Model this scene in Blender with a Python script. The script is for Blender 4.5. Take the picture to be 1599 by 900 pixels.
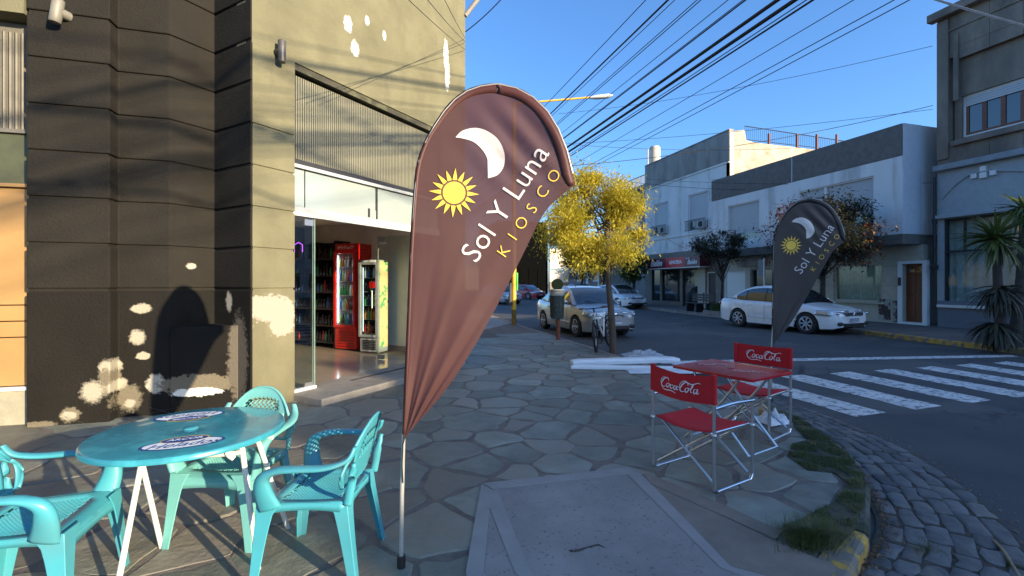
import bpy, bmesh, math, random
from mathutils import Vector, Matrix, noise
for o in list(bpy.data.objects): bpy.data.objects.remove(o)
SC = bpy.context.scene
COL = SC.collection
R = math.radians
RND = random.Random(7)
# ------------------------------------------------------------------ camera, sky, sun, exposure
A = R(16.26); F = 720.0; HZ = 442.0; CX = 800.0; H = 1.6
CA, SA = math.cos(A), math.sin(A)
cam_d = bpy.data.cameras.new('camera'); cam = bpy.data.objects.new('camera', cam_d); COL.objects.link(cam)
cam.location = (0, 0, H); cam.rotation_euler = (R(90), 0, -A)
cam_d.sensor_width = 36; cam_d.lens = 36 * F / 1599; cam_d.shift_y = -8 / 1599
cam_d.clip_start = 0.05; cam_d.clip_end = 2000
SC.camera = cam
SUN_EL = R(13.0); SX, SY = 0.575, -0.818          # horizontal direction towards the sun
wd = bpy.data.worlds.new("World"); SC.world = wd; wd.use_nodes = True
nt = wd.node_tree; nt.nodes.clear()
sky = nt.nodes.new('ShaderNodeTexSky'); sky.sky_type = 'NISHITA'; sky.sun_disc = False
sky.sun_elevation = SUN_EL; sky.sun_rotation = math.atan2(SX, SY)
sky.altitude = 0; sky.air_density = 1.0; sky.dust_density = 1.5; sky.ozone_density = 6.0
bg = nt.nodes.new('ShaderNodeBackground'); bg.inputs[1].default_value = 0.14
ow = nt.nodes.new('ShaderNodeOutputWorld')
nt.links.new(sky.outputs[0], bg.inputs[0]); nt.links.new(bg.outputs[0], ow.inputs[0])
sl = bpy.data.lights.new('sun', 'SUN'); sl.energy = 3.7; sl.angle = R(0.53); sl.color = (1.0, 0.83, 0.56)
so = bpy.data.objects.new('sun', sl); COL.objects.link(so)
sd = Vector((SX * math.cos(SUN_EL), SY * math.cos(SUN_EL), math.sin(SUN_EL)))
so.rotation_euler = sd.to_track_quat('Z', 'Y').to_euler(); so.location = sd * 60
SC.view_settings.view_transform = 'Standard'; SC.view_settings.look = 'None'
SC.view_settings.exposure = 1.52; SC.view_settings.gamma = 1.0
SC.cycles.max_bounces = 8; SC.cycles.transparent_max_bounces = 16
SC.cycles.use_denoising = True

# ------------------------------------------------------------------ measuring helpers
def w2(xc, d): return (xc * CA + d * SA, -xc * SA + d * CA)
def at(px, py, d):
    x, y = w2((px - CX) / F * d, d); return Vector((x, y, H + (HZ - py) * d / F))
def gr(px, py, z=0.0):
    d = F * (H - z) / (py - HZ); x, y = w2((px - CX) / F * d, d); return Vector((x, y, z))
def ng(px, py): return gr(px, py, 0.1)
def dirof(px):
    k = (px - CX) / F; return k * CA + SA, -k * SA + CA
def fy(px, X):                                    # Y of the vertical through px on a facade at X
    a, b = dirof(px); return X / a * b
def fd(px, X): return X / dirof(px)[0]
def fz(px, py, X): return H + (HZ - py) * fd(px, X) / F

# ------------------------------------------------------------------ mesh helpers
class MB:
    def __init__(s): s.v = []; s.f = []; s.m = []
    def add(s, vs, fs, m=0):
        k = len(s.v); s.v += [tuple(p) for p in vs]
        for f in fs: s.f.append(tuple(i + k for i in f)); s.m.append(m)
    def box(s, c, size, rz=0, m=0, M=None):
        x, y, z = size[0] / 2, size[1] / 2, size[2] / 2
        vs = [Vector((a * x, b * y, e * z)) for e in (-1, 1) for b in (-1, 1) for a in (-1, 1)]
        if M is None: M = Matrix.Rotation(rz, 3, 'Z')
        c = Vector(c); vs = [M @ p + c for p in vs]
        s.add(vs, [(0, 2, 3, 1), (4, 5, 7, 6), (0, 1, 5, 4), (2, 6, 7, 3), (0, 4, 6, 2), (1, 3, 7, 5)], m)
    def bb(s, x0, x1, y0, y1, z0, z1, m=0):
        s.box(((x0 + x1) / 2, (y0 + y1) / 2, (z0 + z1) / 2), (abs(x1 - x0), abs(y1 - y0), abs(z1 - z0)), 0, m)
    def ring(s, c, ax, r, n, ry=None, up=None):
        ax = Vector(ax).normalized()
        u = up if up is not None else (Vector((0, 0, 1)) if abs(ax.z) < .95 else Vector((1, 0, 0)))
        a = ax.cross(u).normalized(); b = ax.cross(a).normalized(); ry = r if ry is None else ry
        return [Vector(c) + a * math.cos(6.28318 * i / n) * r + b * math.sin(6.28318 * i / n) * ry for i in range(n)]
    def tube(s, pts, r, n=8, m=0, caps=True, ry=None):
        pts = [Vector(p) for p in pts]; rings = []
        N = len(pts)
        for i, p in enumerate(pts):
            ax = pts[min(i + 1, N - 1)] - pts[max(i - 1, 0)]
            rr = r[i] if isinstance(r, (list, tuple)) else r
            rings.append(s.ring(p, ax, rr, n, None if ry is None else (ry[i] if isinstance(ry, (list, tuple)) else ry)))
        s.loft(rings, m, caps)
    def loft(s, rings, m=0, caps=True, closed=True):
        n = len(rings[0]); vs = [p for r_ in rings for p in r_]; fs = []
        for i in range(len(rings) - 1):
            for j in range(n if closed else n - 1):
                k = (j + 1) % n; fs.append((i * n + j, i * n + k, (i + 1) * n + k, (i + 1) * n + j))
        if caps and closed:
            fs.append(tuple(range(n))[::-1]); fs.append(tuple((len(rings) - 1) * n + j for j in range(n)))
        s.add(vs, fs, m)
    def prism(s, poly, z0, z1, m=0):               # poly: plan points
        n = len(poly); vs = [(p[0], p[1], z0) for p in poly] + [(p[0], p[1], z1) for p in poly]
        s.add(vs, [tuple(range(n))[::-1], tuple(range(n, 2 * n))] + [(i, (i + 1) % n, n + (i + 1) % n, n + i) for i in range(n)], m)
    def grid(s, fn, nu, nv, m=0):
        vs = [fn(i / nu, j / nv) for j in range(nv + 1) for i in range(nu + 1)]
        s.add(vs, [(j * (nu + 1) + i, j * (nu + 1) + i + 1, (j + 1) * (nu + 1) + i + 1, (j + 1) * (nu + 1) + i) for j in range(nv) for i in range(nu)], m)
    def sphere(s, c, r, n=12, k=8, m=0):
        c = Vector(c); r = r if isinstance(r, (tuple, list)) else (r, r, r)
        rings = []
        for i in range(k + 1):
            t = math.pi * (i + .001) / (k + .002)
            rings.append([c + Vector((math.sin(t) * math.cos(6.28318 * j / n) * r[0], math.sin(t) * math.sin(6.28318 * j / n) * r[1], -math.cos(t) * r[2])) for j in range(n)])
        s.loft(rings, m, True)
    def xf(s, M):
        s.v = [tuple(M @ Vector(p)) for p in s.v]; return s
    def mesh(s, name, mats, smooth=False, weld=False):
        me = bpy.data.meshes.new(name); me.from_pydata(s.v, [], s.f)
        for mt in (mats if isinstance(mats, (list, tuple)) else [mats]): me.materials.append(mt)
        me.polygons.foreach_set('material_index', s.m)
        bm = bmesh.new(); bm.from_mesh(me)
        if weld: bmesh.ops.remove_doubles(bm, verts=bm.verts, dist=1e-5)
        bmesh.ops.recalc_face_normals(bm, faces=bm.faces); bm.to_mesh(me); bm.free()
        if smooth:
            me.polygons.foreach_set('use_smooth', [True] * len(me.polygons))
            if smooth != 'all': me.set_sharp_from_angle(angle=R(smooth if smooth is not True else 40))
        me.update(); return me
    def build(s, name, mats, parent=None, smooth=False, bevel=0, weld=False):
        o = bpy.data.objects.new(name, s.mesh(name, mats, smooth, weld)); COL.objects.link(o)
        if parent is not None: o.parent = parent
        if bevel:
            b = o.modifiers.new('bevel', 'BEVEL'); b.width = bevel; b.segments = 2; b.limit_method = 'ANGLE'; b.angle_limit = R(40)
            b.harden_normals = False
        return o
def tag(o, label=None, cat=None, group=None, kind=None):
    if label: o['label'] = label
    if cat: o['category'] = cat
    if group: o['group'] = group
    if kind: o['kind'] = kind
    return o
def thing(name, label, cat, loc=(0, 0, 0), rz=0, group=None):
    o = bpy.data.objects.new(name, None); COL.objects.link(o); o.location = loc; o.rotation_euler = (0, 0, rz)
    o.empty_display_size = .1
    return tag(o, label, cat, group)
def copy_tree(o, parent=None):
    c = o.copy(); COL.objects.link(c)
    if parent is not None: c.parent = parent
    for ch in [x for x in o.children]: copy_tree(ch, c)
    return c
def inst(me, name, parent, loc, rot=(0, 0, 0), sc=(1, 1, 1)):
    o = bpy.data.objects.new(name, me); COL.objects.link(o); o.parent = parent
    o.location = loc; o.rotation_euler = rot; o.scale = sc; return o
def catmull(P, k=6):
    P = [Vector(p) for p in P]; out = []
    for i in range(len(P) - 1):
        a = P[max(i - 1, 0)]; b = P[i]; c = P[i + 1]; d = P[min(i + 2, len(P) - 1)]
        for j in range(k):
            t = j / k
            out.append(.5 * ((2 * b) + (c - a) * t + (2 * a - 5 * b + 4 * c - d) * t * t + (3 * b - a - 3 * c + d) * t ** 3))
    out.append(P[-1]); return out
def lerp(a, b, t): return a + (b - a) * t
def interp(tab, x):
    if x <= tab[0][0]: return tab[0][1]
    for (a, b), (c, d) in zip(tab, tab[1:]):
        if x <= c: return lerp(b, d, (x - a) / (c - a) if c > a else 0)
    return tab[-1][1]

# ------------------------------------------------------------------ materials
def nodemat(name):
    m = bpy.data.materials.new(name); m.use_nodes = True; n = m.node_tree; b = n.nodes['Principled BSDF']; return m, n, b
def N(n, t, **kw):
    x = n.nodes.new(t)
    for k, v in kw.items(): setattr(x, k, v)
    return x
def math_(n, op, a, b=None, clamp=False):
    x = N(n, 'ShaderNodeMath', operation=op); x.use_clamp = clamp
    for i, q in enumerate((a, b)):
        if q is None: continue
        if isinstance(q, (int, float)): x.inputs[i].default_value = q
        else: n.links.new(q, x.inputs[i])
    return x.outputs[0]
def mix_(n, f, a, b):
    x = N(n, 'ShaderNodeMix', data_type='RGBA')
    for s, q in ((0, f), (6, a), (7, b)):
        if isinstance(q, (int, float)): x.inputs[s].default_value = q
        elif isinstance(q, tuple): x.inputs[s].default_value = (*q[:3], 1)
        else: n.links.new(q, x.inputs[s])
    return x.outputs[2]
def noise_(n, scale, detail=4, rough=.55, coord='Object', stretch=None, dist=0):
    if coord == 'World': src = N(n, 'ShaderNodeNewGeometry').outputs['Position']
    else: src = N(n, 'ShaderNodeTexCoord').outputs[coord]
    if stretch:
        mp = N(n, 'ShaderNodeMapping'); mp.inputs['Scale'].default_value = stretch; n.links.new(src, mp.inputs[0]); src = mp.outputs[0]
    t = N(n, 'ShaderNodeTexNoise'); t.inputs['Scale'].default_value = scale; t.inputs['Detail'].default_value = detail
    t.inputs['Roughness'].default_value = rough; t.inputs['Distortion'].default_value = dist
    n.links.new(src, t.inputs['Vector']); return t.outputs[0]
def ramp_(n, fac, a, b):
    x = N(n, 'ShaderNodeMapRange'); x.inputs[1].default_value = a; x.inputs[2].default_value = b
    n.links.new(fac, x.inputs[0]); return x.outputs[0]
def bump_(n, b, h, st=.3, dist=.01):
    x = N(n, 'ShaderNodeBump'); x.inputs['Strength'].default_value = st; x.inputs['Distance'].default_value = dist
    n.links.new(h, x.inputs['Height']); n.links.new(x.outputs[0], b.inputs['Normal'])
def mat(name, c, rough=.6, metal=0, var=.15, scale=6, bump=0, bscale=60, c2=None, c2s=2.5, c2r=(.5, .62), coord='World', rnd=0, spec=None, coat=0, bdist=.006, stretch=None, rc=None):
    """principled colour with mottling, optional second colour in patches, fine relief, per-object variation"""
    m, n, b = nodemat(name)
    col = None
    nz = noise_(n, scale, 5, .6, coord, stretch)
    dark = tuple(x * (1 - var) for x in c); lite = tuple(min(1, x * (1 + var)) for x in c)
    col = mix_(n, ramp_(n, nz, .3, .7), dark, lite)
    if c2: col = mix_(n, ramp_(n, noise_(n, c2s, 8, .65, coord, stretch), *c2r), col, c2)
    if rc:
        o2 = N(n, 'ShaderNodeObjectInfo'); fr_ = math_(n, 'FRACT', math_(n, 'MULTIPLY', o2.outputs['Random'], 7.31)); col = mix_(n, ramp_(n, fr_, .45, 1.0), col, rc)
    if rnd:
        oi = N(n, 'ShaderNodeObjectInfo'); f = math_(n, 'MULTIPLY_ADD', oi.outputs['Random'], rnd * 2); f.node.inputs[2].default_value = 1 - rnd
        hv = N(n, 'ShaderNodeHueSaturation'); n.links.new(f, hv.inputs['Value']); n.links.new(col, hv.inputs['Color']); col = hv.outputs[0]
    n.links.new(col, b.inputs['Base Color']); b.inputs['Roughness'].default_value = rough; b.inputs['Metallic'].default_value = metal
    if spec is not None: b.inputs['Specular IOR Level'].default_value = spec
    if coat: b.inputs['Coat Weight'].default_value = coat; b.inputs['Coat Roughness'].default_value = .04
    if bump: bump_(n, b, noise_(n, bscale, 6, .65, coord), bump, bdist)
    return m
def glassmat(name, tint=(.9, .95, .93), ior=1.5, extra=.04, rough=.0):
    m = bpy.data.materials.new(name); m.use_nodes = True; n = m.node_tree; n.nodes.clear()
    o = N(n, 'ShaderNodeOutputMaterial'); t = N(n, 'ShaderNodeBsdfTransparent'); t.inputs[0].default_value = (*tint, 1)
    g = N(n, 'ShaderNodeBsdfGlossy'); g.inputs['Roughness'].default_value = rough; g.inputs[0].default_value = (1, 1, 1, 1)
    f = N(n, 'ShaderNodeFresnel'); f.inputs[0].default_value = ior; x = N(n, 'ShaderNodeMixShader')
    gm = N(n, 'ShaderNodeNewGeometry'); n.links.new(math_(n, 'MULTIPLY', math_(n, 'ADD', f.outputs[0], extra, True), math_(n, 'SUBTRACT', 1.0, gm.outputs['Backfacing'])), x.inputs[0]); n.links.new(t.outputs[0], x.inputs[1]); n.links.new(g.outputs[0], x.inputs[2])
    n.links.new(x.outputs[0], o.inputs[0]); return m
def leafmat(name, cols, trans=.35, scale=1.3, rough=.55):
    m, n, b = nodemat(name)
    nz = noise_(n, scale, 3, .6, 'World'); cr = N(n, 'ShaderNodeValToRGB'); e = cr.color_ramp.elements
    while len(e) < len(cols): e.new(.5)
    for i, c in enumerate(cols): e[i].position = .3 + .4 * i / max(1, len(cols) - 1); e[i].color = (*c, 1)
    nz2 = noise_(n, 23, 2, .5, 'World')
    n.links.new(math_(n, 'ADD', math_(n, 'MULTIPLY', nz, .75), math_(n, 'MULTIPLY', nz2, .25)), cr.inputs[0])
    n.links.new(cr.outputs[0], b.inputs['Base Color']); b.inputs['Roughness'].default_value = rough
    tr = N(n, 'ShaderNodeBsdfTranslucent'); n.links.new(cr.outputs[0], tr.inputs[0]); x = N(n, 'ShaderNodeMixShader'); x.inputs[0].default_value = trans
    o = n.nodes['Material Output']; n.links.new(b.outputs[0], x.inputs[1]); n.links.new(tr.outputs[0], x.inputs[2]); n.links.new(x.outputs[0], o.inputs[0]); return m
def emis(name, c, s):
    m, n, b = nodemat(name); b.inputs['Base Color'].default_value = (*c, 1); b.inputs['Emission Color'].default_value = (*c, 1); b.inputs['Emission Strength'].default_value = s; return m
def patchmat(name, c, patches, pc=(.75, .72, .62), rough=.85, second=None, bump=.7):
    """rough painted render; patches = [(world point, radius (x,y,z), colour)] scraped or filled spots"""
    m, n, b = nodemat(name)
    col = mix_(n, ramp_(n, noise_(n, 1.7, 5, .6, 'World'), .3, .7), tuple(x * .82 for x in c), tuple(x * 1.18 for x in c))
    sp = noise_(n, 55, 6, .7, 'World')
    col = mix_(n, ramp_(n, sp, .62, .8), col, tuple(min(1, x * 1.5) for x in c))
    if second: col = mix_(n, ramp_(n, noise_(n, 3.1, 7, .7, 'World', (1, 1, .35)), .58, .75), col, second)
    pos = N(n, 'ShaderNodeNewGeometry').outputs['Position']
    nz = N(n, 'ShaderNodeTexNoise'); nz.inputs['Scale'].default_value = 24; nz.inputs['Detail'].default_value = 6; nz.inputs['Roughness'].default_value = .65
    n.links.new(pos, nz.inputs['Vector'])
    for (p, rad, pcx, soft) in patches:
        sub = N(n, 'ShaderNodeVectorMath', operation='SUBTRACT'); n.links.new(pos, sub.inputs[0]); sub.inputs[1].default_value = tuple(p)
        div = N(n, 'ShaderNodeVectorMath', operation='DIVIDE'); n.links.new(sub.outputs[0], div.inputs[0]); div.inputs[1].default_value = rad
        ln = N(n, 'ShaderNodeVectorMath', operation='LENGTH'); n.links.new(div.outputs[0], ln.inputs[0])
        q = math_(n, 'ADD', ln.outputs['Value'], math_(n, 'MULTIPLY', math_(n, 'SUBTRACT', nz.outputs[0], .5), 1.35))
        k = N(n, 'ShaderNodeMapRange'); k.inputs[1].default_value = 1 + soft; k.inputs[2].default_value = 1 - soft; n.links.new(q, k.inputs[0])
        col = mix_(n, k.outputs[0], col, pcx)
    n.links.new(col, b.inputs['Base Color']); b.inputs['Roughness'].default_value = rough; b.inputs['Specular IOR Level'].default_value = .15
    bump_(n, b, noise_(n, 38, 8, .7, 'World'), bump, .012); return m

M = {}
def asphalt_mat():
    m, n, b = nodemat('asphalt')
    col = mix_(n, ramp_(n, noise_(n, .9, 6, .6, 'World'), .3, .7), (.048, .048, .05), (.074, .073, .072))
    col = mix_(n, ramp_(n, noise_(n, .35, 3, .6, 'World', dist=.6), .55, .6), col, (.092, .088, .083))
    col = mix_(n, ramp_(n, noise_(n, 140, 2, .6, 'World'), .60, .72), col, (.15, .145, .14))
    nz = noise_(n, 3.0, 5, .6, 'World'); pos = N(n, 'ShaderNodeNewGeometry').outputs['Position']
    ad = N(n, 'ShaderNodeVectorMath', operation='ADD'); cb = N(n, 'ShaderNodeCombineXYZ'); n.links.new(nz, cb.inputs[0]); n.links.new(nz, cb.inputs[1]); n.links.new(pos, ad.inputs[0]); n.links.new(cb.outputs[0], ad.inputs[1])
    vo = N(n, 'ShaderNodeTexVoronoi'); vo.feature = 'DISTANCE_TO_EDGE'; vo.inputs['Scale'].default_value = .42; n.links.new(ad.outputs[0], vo.inputs['Vector'])
    k = N(n, 'ShaderNodeMapRange'); k.inputs[1].default_value = .012; k.inputs[2].default_value = .004; n.links.new(vo.outputs['Distance'], k.inputs[0])
    msk = math_(n, 'MULTIPLY', k.outputs[0], ramp_(n, noise_(n, .5, 3, .5, 'World'), .45, .6))
    col = mix_(n, msk, col, (.02, .02, .02)); n.links.new(col, b.inputs['Base Color']); b.inputs['Roughness'].default_value = .8
    bump_(n, b, noise_(n, 120, 6, .65, 'World'), .5, .004); return m
M['asphalt'] = asphalt_mat()
M['paint_w'] = mat('road_paint', (.60, .59, .56), .7, var=.2, scale=3, c2=(.13, .13, .13), c2s=11, c2r=(.52, .60), bump=.2)
M['mortar'] = mat('mortar', (.155, .13, .11), .92, var=.3, scale=7, bump=.9, bscale=45, bdist=.01)
M['stone'] = mat('flagstone', (.178, .188, .155), .58, var=.34, scale=3.2, bump=.8, bscale=9, c2=(.19, .16, .12), c2s=2.0, c2r=(.48, .72), rnd=.26, bdist=.02, rc=(.20, .175, .14))
M['conc'] = mat('ramp_concrete', (.25, .235, .22), .85, var=.22, scale=1.8, bump=.5, bscale=90, c2=(.08, .075, .07), c2s=46, c2r=(.60, .66))
M['conc_l'] = mat('smooth_concrete', (.27, .26, .25), .8, var=.12, scale=5, bump=.3, bscale=70)
M['conc_b'] = mat('brown_concrete', (.2, .17, .14), .88, var=.2, scale=4, bump=.5, bscale=60)
M['kerb'] = mat('kerb_concrete', (.23, .21, .19), .85, var=.25, scale=6, bump=.6, bscale=40, rnd=.1)
M['kerb_y'] = mat('kerb_yellow', (.50, .30, .05), .8, var=.2, scale=9, c2=(.2, .17, .14), c2s=7, c2r=(.47, .56), bump=.5, bscale=40)
M['cobble'] = mat('cobble', (.115, .113, .112), .75, var=.35, scale=6, bump=.8, bscale=22, c2=(.17, .15, .12), c2s=5, c2r=(.52, .7), rnd=.22, bdist=.01)
M['dirt'] = mat('dirt', (.07, .058, .045), .95, var=.4, scale=14, bump=.9, bscale=60, bdist=.012)
M['metal'] = mat('galvanised', (.55, .56, .57), .32, .9, var=.08)
M['chrome'] = mat('chrome', (.75, .76, .78), .16, 1, var=.04)
M['darkm'] = mat('dark_metal', (.035, .035, .04), .5, .3)
M['blackp'] = mat('black_plastic', (.018, .018, .02), .5)
M['rubber'] = mat('rubber', (.022, .022, .023), .85, bump=.2)
M['white'] = mat('white_paint', (.72, .73, .74), .5, var=.05)
M['cloth_black'] = mat('black_fabric', (.02, .019, .02), .8)
# ================================================================== GROUND
def poly_obj(name, poly, z, m, parent=None, kind=None, thick=.05):
    b = MB(); b.prism(poly, z - thick, z, 0); o = b.build(name, m, parent)
    if kind: o['kind'] = kind
    return o
g = MB(); g.grid(lambda u, v: Vector((-400 + 900 * u, -300 + 900 * v, 0)), 30, 30)
tag(g.build('road', M['asphalt']), kind='structure')
KP = [(5.05, 26), (4.98, 20), (4.78, 15), (4.7, 9), (4.7, 6), (4.62, 4.8), (4.36, 3.89), (3.95, 3.2), (3.5, 2.66), (3.06, 2.25), (2.48, 1.97), (1.9, 1.66), (1.0, 1.4), (-.5, 1.3), (-4, 1.25), (-14, 1.2)]
KC = [Vector((p.x, p.y)) for p in catmull([(a, b, 0) for a, b in KP], 6)]
def offs(pl, d):
    out = []
    for i, p in enumerate(pl):
        t = (pl[min(i + 1, len(pl) - 1)] - pl[max(i - 1, 0)]).normalized(); out.append(p + Vector((-t.y, t.x)) * d)
    return out                                      # +d lies on the road side
sw = MB(); sw.prism([tuple(p) for p in offs(KC, -.07)] + [(-14, 26)], -.05, .1075)
sidewalk = tag(sw.build('sidewalk', M['mortar']), kind='structure')
M['kerb_m'] = mat('mossy_kerb', (.12, .115, .09), .95, var=.35, scale=9, bump=1, bscale=30, c2=(.05, .055, .03), c2s=7, c2r=(.45, .55), bdist=.02)
def resample(pl, step):
    out = [pl[0].copy()]; acc = 0
    for a, b in zip(pl, pl[1:]):
        L = (b - a).length; t = step - acc
        while t <= L: out.append(a.lerp(b, t / L)); t += step
        acc = (acc + L) % step
    return out
kpts = resample(KC, .82)
for i in range(len(kpts) - 1):
    a, b = kpts[i], kpts[i + 1]; t = (b - a).normalized(); a = a + t * .008; b = b - t * .008; nrm = Vector((-t.y, t.x))
    yel = (b.x < 2.3 and b.x > .2 and b.y < 3) or (a.y > 17)
    k = MB(); zt = .112 + RND.uniform(-.004, .004)
    n_ = 5; rings = []
    for j in range(n_):
        p = a.lerp(b, j / (n_ - 1)); w_ = RND.uniform(-.006, .006)
        q0 = p + nrm * (.075 + w_); q1 = p - nrm * .075
        rings.append([(q1.x, q1.y, -.03), (q1.x, q1.y, zt), (q0.x - nrm.x * .02, q0.y - nrm.y * .02, zt + w_ * .5), (q0.x, q0.y, zt - .022), (q0.x + nrm.x * .01, q0.y + nrm.y * .01, -.03)])
    k.loft(rings); k.build('kerb_stone', M['kerb_y'] if yel else (M['kerb_m'] if b.x > 2.3 and b.y < 4.3 else M['kerb']), sidewalk)
# flagstones: irregular slabs set in mortar
def clip(poly, p, n):
    out = []
    for i in range(len(poly)):
        a, b = poly[i], poly[(i + 1) % len(poly)]; da = (a - p).dot(n); db = (b - p).dot(n)
        if da <= 0: out.append(a)
        if (da < 0 < db) or (db < 0 < da): out.append(a.lerp(b, da / (da - db)))
    return out
def inpoly(p, poly):
    c = False
    for i in range(len(poly)):
        a, b = poly[i], poly[i - 1]
        if (a[1] > p[1]) != (b[1] > p[1]) and p[0] < (b[0] - a[0]) * (p[1] - a[1]) / (b[1] - a[1]) + a[0]: c = not c
    return c
hull = [(KC[i], KC[i + 1]) for i in range(len(KC) - 1)]
swp = [tuple(p) for p in offs(KC, -.08)] + [(-14, 26)]
ramp_px = [(754, 760), (983, 735), (1019, 760), (1200, 845)]
RAMP = [ng(*p).xy for p in ramp_px] + [Vector((2.2, 1.72)), Vector((.2, 1.45))]
seeds = []
rs = random.Random(11)
def dens(p): return .46 if p.y < 9 else .62
tries = 0
while tries < 26000:
    tries += 1
    p = Vector((rs.uniform(-5.6, 5), rs.uniform(1.2, 17)))
    if not inpoly(p, swp): continue
    if p.y > 6.6 and p.x < -.9 + (p.y - 6.2): continue
    if p.y > 6.2 and p.x < -1: continue
    if p.y > 14.2 + (p.x - 3.2) * 1.4: continue
    r = dens(p) * rs.uniform(.62, 1.32)
    if all((p - q).length > (r + rq) / 2 * 1.0 for q, rq in seeds if abs(q.x - p.x) < 1.5 and abs(q.y - p.y) < 1.5): seeds.append((p, r))
stones = []
for i, (p, r) in enumerate(seeds):
    cell = [p + Vector(c) for c in ((-1.4, -1.4), (1.4, -1.4), (1.4, 1.4), (-1.4, 1.4))]
    for j, (q, rq) in enumerate(seeds):
        if i == j or (q - p).length > 2.6: continue
        n_ = (q - p); L = n_.length; n_ = n_ / L; t = .5 + .5 * (r * r - rq * rq) / (L * L) * .35
        cell = clip(cell, p + n_ * L * t, n_)
        if not cell: break
    for a, b in hull:
        if ((a + b) / 2 - p).length < 2.2:
            t = (b - a).normalized(); nn = Vector((-t.y, t.x)); cell = clip(cell, a - nn * .09, nn)
    if len(cell) < 3: continue
    if all(inpoly(c, [tuple(v) for v in RAMP]) for c in cell): continue
    # shrink, subdivide, roughen, round
    ce = sum(cell, Vector((0, 0))) / len(cell); gap = rs.uniform(.004, .018)
    ok = []
    big = [c for c in cell]
    nb = []
    for k in range(len(big)):
        a, b = big[k], big[(k + 1) % len(big)]
        if (b - a).length < .02: continue
        nb.append((a, b))
    cc = cell
    for a, b in nb:
        t = (b - a).normalized(); nn = Vector((t.y, -t.x))
        if nn.dot(ce - a) > 0: nn = -nn
        cc = clip(cc, a - nn * gap, nn)
    if len(cc) < 3: continue
    pts = []
    for k in range(len(cc)):
        a, b = cc[k], cc[(k + 1) % len(cc)]; L = (b - a).length
        if L < .03: pts.append(a); continue
        nsub = max(2, int(L / .12))
        for s_ in range(nsub + 1):
            q = a.lerp(b, lerp(min(.3, .022 / L), 1 - min(.3, .022 / L), s_ / nsub)); d_ = noise.noise(Vector((q.x * 5, q.y * 5, i * 3.1))) * .06
            pts.append(q + (q - ce).normalized() * (d_ - .008))
    if len(pts) < 3: continue
    area = abs(sum(pts[k].x * pts[k - 1].y - pts[k - 1].x * pts[k].y for k in range(len(pts)))) / 2
    if area < .012: continue
    stones.append((ce, pts, area))
stones.sort(key=lambda s_: -s_[2] / max(s_[0].length, 1.5) ** 2.2)
def stone_mb(b, ce, pts, i):
    z = .1125 + rs.uniform(-.003, .004); tx, ty = rs.uniform(-.006, .006), rs.uniform(-.006, .006)
    def zz(p, dz): return z + dz + (p.x - ce.x) * tx + (p.y - ce.y) * ty
    rings = [[(p.x, p.y, .08) for p in pts], [(p.x, p.y, zz(p, -.008)) for p in pts]]
    ins = [p + (ce - p).normalized() * .012 for p in pts]; rings.append([(p.x, p.y, zz(p, 0)) for p in ins])
    b.loft(rings, 0, True)
st = MB(); nst = 0
for i, (ce, pts, ar) in enumerate(stones):
    if i < 298:
        b = MB(); stone_mb(b, ce, pts, i); b.build('flagstone', M['stone'], sidewalk)
    else: stone_mb(st, ce, pts, i)
if st.v: st.build('flagstone_paving', M['stone'], sidewalk)['kind'] = 'stuff'
# smooth far paving beyond the flagstones
poly_obj('concrete_paving', [(1.6, 12.1), (3.2, 14.25), (4.72, 16.4), (4.9, 20), (4.95, 25.9), (-6, 25.9), (-6, 12)], .108, M['conc_l'], sidewalk)
# ---- ramp in smooth and rough concrete
rz = .120
def rpoly(pxs, extra=()): return [tuple(ng(*p).xy) for p in pxs] + list(extra)
ramp = poly_obj('ramp', [tuple(v) for v in RAMP], rz, M['conc'], None, 'structure', .03)
def strip(nm, poly, z, m): return poly_obj(nm, poly, z, m, ramp, None, .02)
strip('ramp_border', rpoly([(754, 760), (983, 735), (983, 744), (770, 769)]), rz + .006, M['conc_l'])
a_, b_ = ng(752, 761), ng(771, 769)
strip('ramp_border', [tuple(ng(752, 762).xy), tuple(ng(768, 770).xy), tuple(ng(756, 900).xy), (.56, 1.45), (.36, 1.45), tuple(ng(728, 900).xy)], rz + .005, M['conc_l'])
strip('ramp_border', [tuple(ng(765, 771).xy), tuple(ng(777, 770).xy), tuple(ng(828, 900).xy), (1.02, 1.5), (.9, 1.5), tuple(ng(804, 900).xy), tuple(ng(764, 795).xy)], rz + .004, M['conc_l'])
strip('ramp_border', [tuple(ng(979, 744).xy), tuple(ng(985, 737).xy), tuple(ng(1005, 748).xy), tuple(ng(1143, 893).xy), (2.02, 1.7), (1.9, 1.7), tuple(ng(1125, 893).xy)], rz + .0045, M['conc_l'])
strip('ramp_border', rpoly([(1004, 745), (1012, 744), (1110, 785), (1222, 836), (1212, 848), (1019, 762)]), rz + .0055, M['conc_b'])
strip('ramp_flare', [tuple(ng(1006, 752).xy), tuple(ng(1019, 762).xy), tuple(ng(1205, 848).xy), (2.3, 1.83), (2.04, 1.71), tuple(ng(1141, 889).xy)], rz + .002, M['conc_b'])
cr = MB()                                            # the crack and the iron stub in the ramp
cr.tube([ng(889, 866) + Vector((0, 0, .022)), ng(893, 868) + Vector((0, 0, .026)), ng(905, 866) + Vector((0, 0, .022)), ng(918, 861) + Vector((0, 0, .022)), ng(935, 857) + Vector((0, 0, .022)), ng(946, 862) + Vector((0, 0, .022))], [.002, .006, .007, .004, .005, .001], 6)
cr.build('crack', M['dirt'], ramp)
cr = MB(); cr.tube([ng(896, 868), ng(896, 868) + Vector((.002, 0, .05))], .003, 6); cr.build('iron_stub', M['metal'], ramp)
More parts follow.
